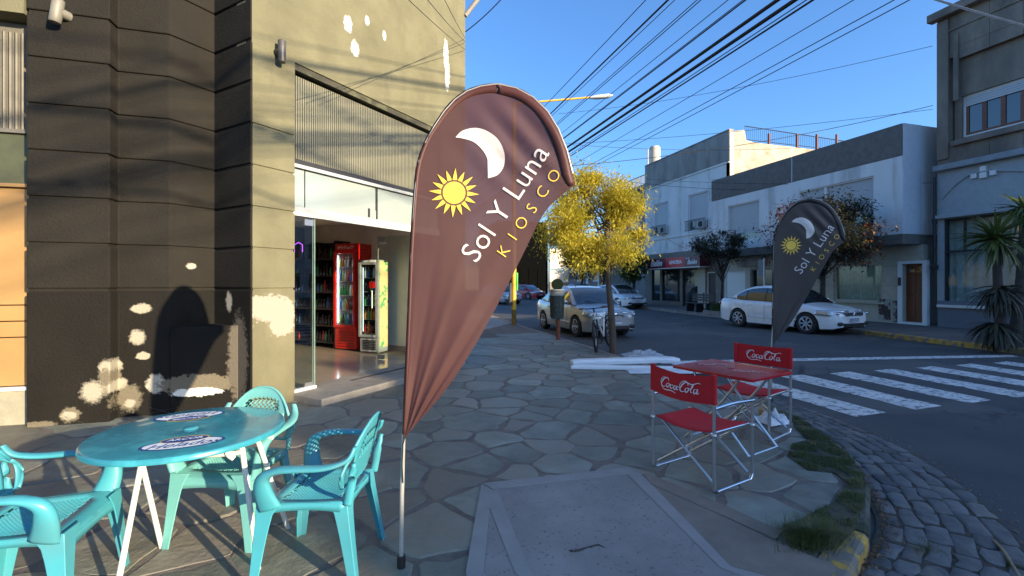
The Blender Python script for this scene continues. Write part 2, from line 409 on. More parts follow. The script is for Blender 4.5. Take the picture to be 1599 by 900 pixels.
# ---- gutter of cobbles
GP = [p for p in KC if p.y < 7.6 and p.x > -1]
gut = MB(); inner = offs(GP, .06)
def gw(p): return interp([(0, .70), (1.7, .74), (3.0, .80), (4, .68), (5, .60), (7.6, .35)], p.y)
outer = []
for i, p in enumerate(GP):
    t = (GP[min(i + 1, len(GP) - 1)] - GP[max(i - 1, 0)]).normalized(); outer.append(p + Vector((-t.y, t.x)) * gw(p))
gut.prism([tuple(p) for p in inner] + [tuple(p) for p in reversed(outer)], -.05, .0115)
gutter = tag(gut.build('gutter', M['dirt']), kind='structure')
rows = 6; cum = resample(GP, .04)
def gpos(s_, f):
    i = min(len(cum) - 2, max(0, int(s_ / .04))); p = cum[i].lerp(cum[i + 1], s_ / .04 - i) if i < len(cum) - 1 else cum[-1]
    t = (cum[min(i + 2, len(cum) - 1)] - cum[max(i - 1, 0)]).normalized(); return p + Vector((-t.y, t.x)) * (.09 + (gw(p) - .1) * f)
tot = (len(cum) - 2) * .04; nc = 0
for r_ in range(rows):
    s_ = rs.uniform(0, .1)
    while s_ < tot - .2:
        L = rs.uniform(.13, .27) * (1.2 if r_ == 5 else 1); f0, f1 = r_ / rows + rs.uniform(.004, .014), (r_ + 1) / rows - rs.uniform(.004, .014)
        if s_ + L > tot: break
        b = MB(); zt = .022 - .006 * (r_ == 0) + rs.uniform(-.0045, .0045)
        cyc = [(s_ + .012, f0), (s_ + L / 2, f0 - .008), (s_ + L - .012, f0), (s_ + L - .004, (f0 + f1) / 2), (s_ + L - .012, f1), (s_ + L / 2, f1 + .006), (s_ + .012, f1), (s_ + .004, (f0 + f1) / 2)]
        pts = [gpos(x, y) + Vector((rs.uniform(-.016, .016), rs.uniform(-.016, .016))) for x, y in cyc]; c_ = sum(pts, Vector((0, 0))) / 8
        b.loft([[(p.x, p.y, -.02) for p in pts], [(p.x, p.y, zt - .006) for p in pts], [(*(p + (c_ - p).normalized() * .010), zt - .001) for p in pts], [(*(p.lerp(c_, .55)), zt + .001) for p in pts]])
        nc += 1; b.build('cobble', M['cobble'], gutter, smooth=50); s_ += L + .006
# ---- painted marks on the road
def mark(name, pts, z=.004): return tag(poly_obj(name, pts, z, M['paint_w'], None, None, .003), kind='structure')
def ragged(x0, x1, y0, y1, sh):
    pts = []; n_ = 9
    for i in range(n_ + 1): pts.append((lerp(x0, x1, 0) + sh * (i / n_) + rs.uniform(-.018, .018), lerp(y0, y1, i / n_)))
    for i in range(n_, -1, -1): pts.append((x1 + sh * (i / n_) + rs.uniform(-.018, .018), lerp(y0, y1, i / n_) + (.03 if i in (0, n_) else 0)))
    return pts
for k in range(9):
    x0 = 5.50 + 1.02 * k
    mark('crosswalk_stripe', ragged(x0, x0 + .5, 4.14 + .02 * k, 6.28 - .02 * k, .07 + .02 * k))
mark('stop_line', [(5.4, 7.92), (8.2, 7.44), (10.7, 6.98), (13.3, 6.5), (13.5, 6.72), (10.8, 7.24), (8.25, 7.72), (5.4, 8.2)])
# ---- far sidewalk
FK = [(13.4, -3.5), (13.55, 3.0), (13.75, 6.0), (14.05, 8.2), (14.35, 10), (14.75, 13), (15.05, 17), (15.25, 20.6), (15.9, 26), (16.7, 34), (17, 48), (17.2, 130)]
FC = [Vector((p.x, p.y)) for p in catmull([(a, b, 0) for a, b in FK], 4)]
f = MB(); f.prism([tuple(p + Vector((.1, 0))) for p in FC] + [(60, 130), (60, -3.5)], -.05, .118)
M['pave2'] = mat('pavers', (.12, .108, .1), .8, var=.25, scale=3, bump=.4, bscale=30, c2=(.16, .14, .12), c2s=1.2)
farwalk = tag(f.build('far_sidewalk', M['pave2']), kind='structure')
fk = resample([p for p in FC if p.y < 60], .95)
for i in range(len(fk) - 1):
    a, b = fk[i], fk[i + 1]; t = (b - a).normalized(); a = a + t * .01; b = b - t * .01; nn = Vector((t.y, -t.x))
    k = MB(); zt = .128 + RND.uniform(-.006, .006); q = [a - nn * .02, b - nn * .02, b + nn * .16, a + nn * .16]
    k.prism([tuple(v) for v in q], -.02, zt)
    yl = a.y < 9.8
    k.build('kerb_stone', M['kerb_y'] if yl else M['kerb'], farwalk, bevel=.012)
# paver joints seen across the street
jt = MB()
for i in range(26): jt.bb(14.9, 18.2, 3 + i * .8, 3.02 + i * .8, .11, .1195)
jt.build('paving_joint', M['dirt'], farwalk)['kind'] = 'stuff'

# ================================================================== CORNER BUILDING
q2 = math.sqrt(.5)
def hit(px, py, p0, n_):
    d = Vector(((px - CX) / F * CA + SA, -(px - CX) / F * SA + CA, (HZ - py) / F)); o = Vector((0, 0, H))
    return o + d * ((Vector(p0) - o).dot(Vector(n_)) / d.dot(Vector(n_)))
P1 = Vector((-.999, 6.345)); P0 = Vector((-1.403, 5.941)); A0 = Vector((-3.47, 5.953))
TCH = Matrix(((q2, -q2, 0, P1.x), (q2, q2, 0, P1.y), (0, 0, 1, 0), (0, 0, 0, 1)))    # x along the chamfer, y into the shop
def onch(px, py): return hit(px, py, (P1.x, P1.y, 0), (q2, -q2, 0))
def onB(px, py): return hit(px, py, (0, 6.122, 0), (0, -1, 0))
def onA(px, py): return hit(px, py, (0, 5.953, 0), (0, -1, 0))
W1, W2, TAN = (.38, .34, .26), (.42, .38, .31), (.17, .145, .10)
bp = []
for (px, py, rx, rz_, c, s_) in [(221, 482, .13, .075, W1, .25), (215, 527, .10, .11, W1, .35), (224, 556, .09, .06, W1, .2), (167, 575, .09, .12, W1, .35), (179, 592, .09, .2, TAN, .25), (190, 600, .08, .09, W1, .3), (145, 612, .13, .15, W1, .45), (110, 648, .12, .11, TAN, .2),
                                 (108, 649, .08, .06, W1, .3), (244, 600, .13, .14, W2, .25), (203, 622, .15, .2, TAN, .3), (203, 630, .07, .06, W1, .3), (291, 415, .055, .045, W2, .25), (60, 664, .2, .05, TAN, .3)]:
    rx *= .74; rz_ *= .74; s_ *= .6
    bp.append(((onA if px < 172 else onB)(px, py), (rx, .5, rz_), c, s_))
bp.append((onB(312, 600) + Vector((0, .05, 0)), (.40, .6, .12), TAN, .08)); bp.append((onB(311, 612) + Vector((0, .05, 0)), (.26, .5, .05), (.74, .7, .6), .08))
bp.append((hit(358, 471, (P0.x, P0.y, 0), (-q2, -q2, 0)), (.06, .06, .11), W2, .25))
bp.append((hit(374, 560, (-1.589, 6.112, 0), (0, -1, 0)), (.12, .4, .5), (.13, .11, .085), .15))
M['black_render'] = patchmat('faded_black_render', (.0225, .020, .0165), bp[12:13], bump=1.0, second=(.029, .026, .021))
M['black_fresh'] = patchmat('fresh_black_render', (.0145, .013, .011), bp, bump=1.0)
zp = []
for (px, py, rx, rz_, c, s_) in [(423, 482, .28, .16, (.36, .31, .255), .08), (440, 508, .16, .14, (.36, .31, .255), .06), (400, 478, .12, .12, (.36, .31, .255), .06), (449, 490, .1, .2, (.36, .31, .255), .06),
                                 (544, 38, .075, .11, (.55, .54, .52), .12), (574, 32, .045, .07, (.55, .54, .52), .12), (601, 56, .04, .07, (.55, .54, .52), .12), (555, 76, .075, .11, (.55, .54, .52), .12),
                                 (697, 86, .07, .28, (.55, .54, .52), .1), (699, 115, .07, .3, (.55, .54, .52), .1), (381, 500, .1, .3, (.5, .46, .38), .2)]:
    zp.append((onch(px, py), (rx, rx, rz_), c, s_))
M['beige'] = patchmat('beige_render', (.165, .152, .094), zp, bump=.6, second=(.132, .123, .083))
M['tanpanel'] = mat('tan_panel', (.36, .21, .08), .6, var=.12, scale=1.5)
M['greenband'] = mat('olive_band', (.07, .075, .04), .5, var=.2)
M['shutter'] = mat('shutter_metal', (.16, .145, .12), .6, .2, var=.15)
M['corr'] = mat('corrugated', (.20, .19, .135), .55, .1, var=.15, scale=2)
M['shopwhite'] = mat('shop_white_trim', (.46, .46, .44), .35, var=.03)
M['whitealu'] = mat('white_aluminium', (.68, .68, .66), .35, var=.03)
M['frost'] = mat('frosted_glass', (.29, .33, .315), .12, var=.05, scale=.8, spec=.8)
M['glass'] = glassmat('clear_glass')
M['tile'] = mat('shop_tile', (.42, .33, .25), .13, var=.12, scale=1.5)
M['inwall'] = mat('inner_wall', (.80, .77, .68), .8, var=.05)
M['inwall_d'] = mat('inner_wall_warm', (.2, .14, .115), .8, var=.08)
M['red'] = mat('red_enamel', (.62, .015, .012), .3, var=.06, coat=.3)
bld = thing('corner_shop_building', 'black and beige rendered corner building with glass shop entrance in its chamfered corner', 'building', (0, 0, 0))
A1 = Vector((-2.756, 5.953)); B0 = Vector((-2.756, 6.122)); B1 = Vector((-2.269, 6.122)); C1 = Vector((-1.927, 6.464))
def black_poly(i_):
    A0_ = A0 + Vector((i_ * .4, i_)); pts = [A0_, A1 + Vector((-i_, i_)), B0 + Vector((-i_, i_)), B1 + Vector((-i_ * .4, i_)), C1 + Vector((-i_ * .0, i_ * 1.41)), P0 + Vector((i_ * .0, i_ * 1.0 if i_ else 0))]
    pts += [P0 + Vector((.016, .016 + i_)), P0 + Vector((.016 - .62, .016 + .62 + i_)), Vector((-2.2, 7.3)), Vector((-3.44, 7.3))]
    return [tuple(p) for p in pts]
wc = MB(); wc.prism(black_poly(.022), .1, 9.5); wc.build('wall_core', M['black_render'], bld)
def pier_poly(i_):
    a = P0 + Vector((.0175, .0175)) + Vector((-i_ * q2, i_ * q2)); b = P1 + Vector((-i_ * q2, i_ * q2)) + Vector((-i_, -i_)) * .5
    return [tuple(p) for p in (a, b, P1 + Vector((-.3, .3)), P0 + Vector((.0175 - .3, .0175 + .3)))]
pc = MB(); pc.prism(pier_poly(.018), .1, 4.2); pc.build('pier_core', M['beige'], bld)
gz = [.1] + [1.525 + .481 * k for k in range(17)]
for k in range(len(gz) - 1):
    b = MB(); b.prism(black_poly(0), gz[k] + (.018 if k else 0), gz[k + 1] - .018); b.build('rendered_block', M['black_render'] if k else M['black_fresh'], bld, bevel=.012)
zb = 3.93
for k in range(6):
    b = MB(); b.prism(pier_poly(0), gz[k] + (.012 if k else 0), (gz[k + 1] - .012) if k < 5 else 4.0)
    if gz[k] < zb: b.build('rendered_block', M['beige'], bld, bevel=.008)
def ch(b, s0, s1, y0, y1, z0, z1, m=0): b.bb(s0, s1, y0, y1, z0, z1, m)
b = MB(); ch(b, -.555, 3.767, 0.001, .3, 4.382, 9.5); b.xf(TCH).build('upper_wall', M['beige'], bld)
b = MB(); ch(b, -.5485, 0, .001, .3, 3.96, 4.381); b.xf(TCH).build('pier_head', M['beige'], bld)
b = MB(); ch(b, 3.004, 3.767, .0005, .3, .1, 4.381); b.xf(TCH).build('corner_pier', M['beige'], bld)
b = MB(); b.bb(1.4, 1.663, 9.02, 24, .1, 9.5); b.bb(-14, 1.4, 23.7, 24, .1, 9.5); b.bb(-14, -3.49, 5.953, 6.3, 4.37, 9.5); b.bb(-14, -13.8, 6.3, 24, .1, 9.5); b.bb(-5.6, -5.2, 5.96, 6.3, .1, 4.369)
b.build('street_wall', M['beige'], bld)
b = MB(); b.prism([(-13.8, 6.3), (-1.6, 6.9), (1.2, 9.4), (1.2, 23.6), (-13.8, 23.6)], 9.2, 9.4); b.build('roof', M['conc_l'], bld)
b = MB(); b.prism([(-2.262, 6.108), (-1.572, 6.108), (-1.62, 6.2), (-1.93, 6.5)], .1, 1.10); b.build('plinth', M['black_fresh'], bld, bevel=.01)
# left bay
b = MB(); b.bb(-5.2, -3.49, 6.1, 6.3, .1, .47); b.build('sill_wall', mat('pale_render', (.30, .28, .21), .85, bump=.5), bld)
b = MB(); b.bb(-5.2, -3.475, 6.06, 6.12, .475, .51); b.build('window_sill', M['white'], bld)
for z0, z1 in ((.515, 1.02), (1.03, 1.19), (1.2, 1.36), (1.37, 2.60)):
    b = MB(); b.bb(-5.2, -3.52, 6.13, 6.2, z0, z1); b.build('door_panel', M['tanpanel'], bld, bevel=.006)
b = MB(); b.bb(-3.52, -3.48, 6.08, 6.2, .51, 2.62); b.bb(-5.2, -3.52, 6.08, 6.2, 2.605, 2.64); b.build('door_frame', M['tanpanel'], bld)
b = MB(); b.bb(-5.2, -3.49, 6.14, 6.25, 2.65, 3.17); b.build('olive_panel', M['greenband'], bld)
sh = MB(); sh.bb(-5.2, -3.49, 6.18, 6.22, 3.18, 4.36)
sh.build('shutter_back', M['shutter'], bld)
for i in range(32):
    b = MB(); b.tube([(-3.52 - i * .052, 6.17, 3.22), (-3.52 - i * .052, 6.17, 4.25)], .017, 6); b.build('shutter_rib', M['shutter'], bld, smooth=60)
b = MB(); b.bb(-5.2, -3.49, 6.1, 6.2, 3.175, 3.215); b.build('shutter_rail', M['shutter'], bld)
# chamfer opening: recess lining, corrugated panel, transom, doors
b = MB(); ch(b, 0, 3.0, .02, .3, 4.30, 4.379); ch(b, 0, 3.0, .14, .3, 4.1, 4.299); b.xf(TCH).build('recess_lining', mat('mossy_black', (.05, .045, .03), .8, c2=(.12, .12, .06), bump=.4), bld)
b = MB()
for i in range(88): x = .006 + 2.988 * i / 88; ch(b, x, x + .0215, .085, .105, 3.19, 4.26)
b.xf(TCH).build('ribbed_cladding', M['corr'], bld)['kind'] = 'stuff'
b = MB(); ch(b, .003, 2.997, .12, .13, 3.187, 4.28); b.xf(TCH).build('rib_shade_back', mat('rib_shade', (.035, .033, .025), .9), bld)  # dark backing stands in for the shade between the ribs
b = MB(); ch(b, 0, 3.0, .05, .16, 3.12, 3.185); b.xf(TCH).build('dark_rail', M['darkm'], bld)
b = MB(); ch(b, 0, 3.0, .03, .07, 3.075, 3.118); b.xf(TCH).build('white_trim', M['shopwhite'], bld)
b = MB(); ch(b, .0, 3.0, .04, .12, 2.46, 2.575); b.xf(TCH).build('door_lintel', M['shopwhite'], bld)
for s0, s1 in ((0, .2), (.21, 1.47), (1.5, 2.72), (2.73, 3.0)):
    b = MB(); ch(b, s0 + .004, s1 - .004, .085, .1, 2.58, 3.07); b.xf(TCH).build('transom_pane', M['frost'], bld)
b = MB(); ch(b, 1.452, 1.475, .07, .084, 2.72, 3.07); ch(b, 1.30, 1.33, .07, .084, 2.6, 2.73); b.xf(TCH).build('transom_clip', M['darkm'], bld)
FZ = .2
flr = MB(); flr.prism([(P1.x - .3 * q2 - .05, P1.y + .3 * q2), (1.2, 8.6), (1.4, 9.0), (-1.7, 12.1), (-7, 12), (-7, 7.32), (-2.0, 7.32)], .1, FZ - .002)
flr.build('shop_floor', M['tile'], bld)
tj = MB()
for i in range(-8, 9): tj.add([(i * .6, .02, FZ), (i * .6 + .004, .02, FZ), (i * .6 + .004, 4.4, FZ), (i * .6, 4.4, FZ)], [(0, 1, 2, 3)])
for i in range(1, 8): tj.add([(-3 , i * .6, FZ), (3, i * .6, FZ), (3, i * .6 + .004, FZ), (-3, i * .6 + .004, FZ)], [(0, 1, 2, 3)])
tj.xf(TCH).build('tile_joint', mat('grout', (.14, .11, .09), .7), bld)
b = MB(); ch(b, -.02, 3.02, -.52, .3, .1, FZ); b.xf(TCH).build('door_step', mat('step_concrete', (.27, .24, .20), .8, var=.12, bump=.5, c2=(.19, .17, .145)), bld, bevel=.012)
b = MB()
for y in (-.02, .02): ch(b, .9, 2.99, y, y + .012, FZ, FZ + .006)
b.xf(TCH).build('door_track', M['darkm'], bld)
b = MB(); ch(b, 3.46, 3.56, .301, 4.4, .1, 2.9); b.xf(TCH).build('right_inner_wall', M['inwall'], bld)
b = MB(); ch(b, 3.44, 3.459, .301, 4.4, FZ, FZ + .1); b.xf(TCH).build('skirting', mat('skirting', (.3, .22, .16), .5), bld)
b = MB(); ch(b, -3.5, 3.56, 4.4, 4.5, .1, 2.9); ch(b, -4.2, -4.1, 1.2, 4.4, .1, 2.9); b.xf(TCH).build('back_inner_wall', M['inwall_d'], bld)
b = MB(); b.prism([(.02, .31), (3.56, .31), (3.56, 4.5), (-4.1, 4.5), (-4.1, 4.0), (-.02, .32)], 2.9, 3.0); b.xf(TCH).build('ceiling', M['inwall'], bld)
# glass: fixed pane at left, fixed pane at right, two open leaves
def pane(name, M4, w_, z0=FZ + .01, z1=2.455):
    b = MB(); b.bb(0, w_, -.005, .005, z0, z1); o = b.xf(M4).build(name, M['glass'], bld)
    e = MB(); e.bb(-.003, .003, -.0055, .0055, z0, z1); e.bb(w_ - .003, w_ + .003, -.0055, .0055, z0, z1); e.xf(M4).build('glass_edge', glass_edge, bld)
    for zz in (z0, z1 - .1):
        e = MB(); e.bb(w_ - .13, w_ + .004, -.014, .014, zz, zz + .08); e.xf(M4).build('patch_fitting', M['metal'], bld)
glass_edge = mat('glass_edge', (.2, .3, .25), .2)
def chm(s_, y, ang): return TCH @ Matrix.Translation((s_, y, 0)) @ Matrix.Rotation(R(ang), 4, 'Z')
pane('glass_pane', chm(.01, .09, 0), .32)
pane('door_leaf', chm(.36, .09, 86), .93)
pane('door_leaf', chm(2.62, .09, 100), .95)
pane('glass_pane', chm(2.66, .09, 0), .33)
b = MB(); ch(b, 0, .36, .05, .13, FZ, FZ + .035); b.xf(TCH).build('pane_sill', M['whitealu'], bld)
b = MB(); b.box((-.0, 0, 0), (.5, .22, .05)); b.xf(TCH @ Matrix.Translation((1.5, 1.35, 2.8))).build('ceiling_lamp', M['whitealu'], bld)
# bracket tube on the corner
b = MB(); c_ = onch(727, 25); b.tube([c_ + Vector((0, .0, 0)), c_ + Vector((.45, -.1, .62)), c_ + Vector((.8, -.2, 1.2))], .045, 10)
tag(b.build('wall_bracket', mat('bracket_grey', (.22, .2, .18), .6), None, 60), 'grey tube bracket jutting skyward from the far corner of the beige wall', 'bracket')
# ---- wall lamps
def lamp(c, label, m, r, hgt, tilt):
    t = thing('wall_lamp', label, 'lamp', c)
    b = MB(); b.tube([(0, 0, -hgt / 2), (0, 0, -hgt / 2 + .01), (0, 0, hgt / 2 - .01), (0, 0, hgt / 2)], [r * .9, r, r, r * .9], 20); Mx = Matrix.Rotation(tilt, 4, 'Y'); b.xf(Mx); b.build('lamp_body', m, t, 40)
    return t
l1 = lamp(onA(99, 26) + Vector((0, -.10, 0)), 'pale cream up and down wall lamp high on the black wall', mat('cream_lamp', (.2, .185, .15), .5), .052, .24, R(8))
b = MB(); b.tube([(0.0, .0, 0), (.05, .10, 0)], .05, 12); b.build('bracket', l1.children[0].data.materials[0], l1, 40)
l2 = lamp(onch(434, 84) + Vector((.06, -.07, 0)), 'dark cylindrical up and down wall lamp on the beige pier', mat('dark_lamp', (.1, .09, .085), .45, .3), .045, .26, 0)
b = MB(); b.tube([(0, 0, 0), (-.06, .06, 0)], .05, 12); b.build('bracket', M['darkm'], l2, 40)

# ---- fridges, shelves
BOTC = [mat('drink_%s' % k, c, .25, var=.1) for k, c in (('red', (.5, .02, .02)), ('green', (.03, .28, .07)), ('cola', (.03, .012, .01)), ('orange', (.65, .22, .03)), ('blue', (.05, .15, .45)), ('white', (.6, .62, .6)), ('lime', (.35, .5, .1)))]
def bottle(b, x, y, z, h, r, m):
    b.tube([(x, y, z), (x, y, z + h * .62), (x, y, z + h * .8), (x, y, z + h * .84), (x, y, z + h)], [r, r, r * .42, r * .38, r * .4], 7, m)
def fridge(name, label, px, py, ang, w_, dp, ztop, shell, inner, basez, side=None, head=.16):
    c = gr(px, py, FZ); t = thing(name, label, 'fridge', (c.x, c.y, FZ), R(ang)); h = ztop - FZ
    b = MB(); b.bb(0, w_, .05, dp, .02, basez); b.bb(0, .04, .05, dp, basez, h - head); b.bb(w_ - .04, w_, .05, dp, basez, h - head); b.bb(0, w_, .05, dp, h - head, h); b.bb(.04, w_ - .04, dp - .03, dp, basez, h - head)
    b.build('cabinet', shell, t, bevel=.01)
    b = MB(); b.bb(.042, w_ - .042, dp - .06, dp - .035, basez, h - head); b.bb(.041, .05, .06, dp - .06, basez, h - head); b.build('liner', inner, t)
    b = MB(); b.bb(0, .055, 0, .045, basez, h - head); b.bb(w_ - .055, w_, 0, .045, basez, h - head); b.bb(.055, w_ - .055, 0, .045, basez, basez + .05); b.bb(.055, w_ - .055, 0, .045, h - head - .05, h - head); b.build('door_frame', shell, t, bevel=.006)
    b = MB(); b.bb(.055, w_ - .055, .015, .022, basez + .05, h - head - .05); b.build('door_glass', M['glass'], t)
    ns = 5
    for k in range(ns):
        z = basez + .06 + (h - head - basez - .1) * k / ns
        b = MB(); b.bb(.05, w_ - .05, .08, dp - .06, z, z + .012); b.build('shelf', M['metal'], t)
        bo = MB(); x = .09; sp = (h - head - basez) / ns
        while x < w_ - .08:
            for yy in (.12, .2, .28):
                if yy < dp - .08: bottle(bo, x, yy, z + .012, sp * RND.uniform(.55, .78), .03, RND.randrange(7))
            x += .068
        bo.build('bottles', BOTC, t, 50)['kind'] = 'stuff'
    for k in range(6):
        b = MB(); b.bb(.08, w_ - .08, .036, .052, .07 + k * (basez - .12) / 6, .07 + k * (basez - .12) / 6 + .02); b.build('grille_slat', mat('slat', (.3, .01, .01), .4) if shell == M['red'] else M['blackp'], t)
    b = MB(); b.bb(.09, w_ - .09, .03, .05, h - head + .045, h - .045); b.build('header_sign', mat('header', (.75, .72, .7), .4, c2=(.6, .03, .03), c2s=30, c2r=(.45, .5)) if head > .1 else M['white'], t)
    l = MB(); l.bb(.052, .06, .07, .085, basez + .1, h - head - .1); l.bb(w_ - .06, w_ - .052, .07, .085, basez + .1, h - head - .1); l.build('light_strip', emis('fridge_light_' + name, (.8, .9, 1.0), 6 if head > .1 else .6), t)
    if side:
        b = MB(); b.bb(w_ + .001, w_ + .004, .06, dp - .01, .12, h - .02); b.build('side_print', side, t)
    return t
M['redcab'] = M['red']
fridge('drinks_fridge', 'tall red drinks fridge with glass door full of bottles, inside the shop', 521, 546, -40, .58, .6, 2.42, M['red'], M['white'], .47)
M['poster'] = mat('fruit_print', (.75, .5, .25), .5, var=.2, scale=2, c2=(.1, .4, .15), c2s=5, c2r=(.55, .58))
fw = fridge('display_fridge', 'narrow grey framed display fridge with fruit print on its side, right of the red fridge', 560, 551, -38, .47, .34, 2.06, mat('grey_cabinet', (.30, .30, .29), .4), mat('dark_liner', (.03, .03, .03), .5), .32, M['poster'], .05)
b = MB(); b.tube([(.36, -.03, .9), (.36, -.03, 1.25)], .012, 8); b.build('door_handle', M['white'], fw)
b = MB(); b.bb(.27, .41, .005, .012, 1.3, 1.42); b.build('red_sticker', M['red'], fw)
shelf = thing('product_shelf', 'dark shelving stocked with drinks and snacks at the back of the shop', 'shelf'); shelf.matrix_world = TCH @ Matrix.Translation((3.02, 4.38, FZ)) @ Matrix.Rotation(R(-90), 4, 'Z')
b = MB(); b.bb(0, 1.55, .35, .40, 0, 2.3); [b.bb(x, x + .04, 0, .35, 0, 2.3) for x in (0, .76, 1.51)]; b.build('shelf_frame', M['blackp'], shelf)
for k in range(6):
    b = MB(); b.bb(.04, 1.51, .0, .35, .1 + k * .36, .125 + k * .36); b.build('shelf_board', M['darkm'], shelf)
    bo = MB(); x = .08
    while x < 1.45:
        bottle(bo, x, .1, .125 + k * .36, RND.uniform(.16, .27), .033, RND.choice((2, 2, 0, 2, 4, 1, 2))); x += RND.uniform(.075, .12)
    bo.build('bottles', BOTC, shelf, 50)['kind'] = 'stuff'
ct = thing('shop_counter', 'low dark counter with grey worktop on the left inside the shop', 'counter'); ct.matrix_world = TCH @ Matrix.Translation((-.9, 2.1, FZ))
b = MB(); b.bb(0, 1.0, 0, .6, .08, .84); b.build('counter_body', M['blackp'], ct, bevel=.01)
b = MB(); b.bb(-.03, 1.03, -.03, .63, .84, .88); b.build('worktop', mat('worktop', (.25, .25, .25), .3), ct, bevel=.008)
b = MB(); cc = at(467, 385, 8.2); b.tube([cc + Vector((-.07, 0, -.1)), cc + Vector((-.07, 0, .03)), cc + Vector((0, 0, .07)), cc + Vector((.06, 0, .03)), cc + Vector((.06, 0, -.1))], .008, 8)
tag(b.build('neon_sign', emis('neon', (.4, .06, .6), 1.5), None, 60), 'small glowing purple neon arch inside the shop', 'sign')
# ================================================================== FEATHER FLAGS
def clothmat(name, c, transp=.1, transl=.4, tc=None):
    m, n, b = nodemat(name)
    nz = noise_(n, 2.2, 4, .6, 'Object'); col = mix_(n, ramp_(n, nz, .3, .7), tuple(x * .9 for x in c), tuple(x * 1.1 for x in c))
    wv = N(n, 'ShaderNodeTexWave'); wv.inputs['Scale'].default_value = 400; n.links.new(N(n, 'ShaderNodeTexCoord').outputs['Object'], wv.inputs[0])
    bump_(n, b, wv.outputs['Fac'], .08, .001)
    n.links.new(col, b.inputs['Base Color']); b.inputs['Roughness'].default_value = .55; b.inputs['Sheen Weight'].default_value = .02
    tr = N(n, 'ShaderNodeBsdfTranslucent'); n.links.new(col, tr.inputs[0]); tp = N(n, 'ShaderNodeBsdfTransparent')
    x = N(n, 'ShaderNodeMixShader'); x.inputs[0].default_value = transl; y = N(n, 'ShaderNodeMixShader'); y.inputs[0].default_value = transp
    n.links.new(b.outputs[0], x.inputs[1]); n.links.new(tr.outputs[0], x.inputs[2]); n.links.new(x.outputs[0], y.inputs[1]); n.links.new(tp.outputs[0], y.inputs[2])
    n.links.new(y.outputs[0], n.nodes['Material Output'].inputs[0]); return m
KF = .003347
def fs(px, py): return ((px - 627) * KF, H + (HZ - py) * KF - .1)          # flag-local metres (s right of the pole, z above ground)
OUTL = catmull([(*fs(x, y), 0) for x, y in [(632, 683), (634, 640), (636, 590), (640, 500), (643, 400), (647, 320), (652, 262), (664, 222), (682, 188), (703, 158), (728, 138), (755, 129), (778, 127)]], 4)
OUTR = catmull([(*fs(x, y), 0) for x, y in [(633, 683), (652, 660), (692, 615), (720, 575), (745, 535), (770, 490), (790, 452), (806, 420), (828, 375), (843, 345), (862, 318), (898, 288)]], 4) + \
       catmull([(*fs(x, y), 0) for x, y in [(898, 288), (889, 245), (872, 200), (848, 163), (815, 138), (778, 127)]], 4)[1:]
def xat(pl, z):
    best = None
    for a, b in zip(pl, pl[1:]):
        if (a.y - z) * (b.y - z) <= 0 and abs(a.y - b.y) > 1e-6: return lerp(a.x, b.x, (z - a.y) / (b.y - a.y))
    return pl[-1].x if z > .5 * (pl[0].y + pl[-1].y) else pl[0].x
ZB, ZT = OUTL[0].y, OUTL[-1].y
def fold(s, z, seed=0):
    """depth of the cloth at (s,z): folds fan out of the bottom corner, wrinkles at the top right"""
    dx = s - .02; dz = z - ZB + .02; ang = math.atan2(dx, max(dz, .01)); r = math.hypot(dx, dz)
    k = max(0, 1 - r / 1.35)
    y = k ** 1.6 * min(1, r * 5) * (.012 * math.exp(-((ang - .07) / .035) ** 2) - .011 * math.exp(-((ang - .17) / .03) ** 2) + .009 * math.exp(-((ang - .30) / .03) ** 2) + .014 * math.exp(-((ang - .47) / .04) ** 2) - .009 * math.exp(-((ang - .56) / .025) ** 2) + .0012 * math.sin(ang * 47 + seed)) + .003 * noise.noise(Vector((s * 5, z * 3 + seed, 1.3)))
    t = (s - .5) * .75 + (z - 2.2) * .66; q = s * .66 - z * .75
    y += .010 * math.exp(-((s - .62) ** 2 + (z - 2.25) ** 2) / .045) * math.sin(t * 48 + seed)
    y += .035 * math.sin(s * 3.1 + z * 1.3 + seed)
    return -y
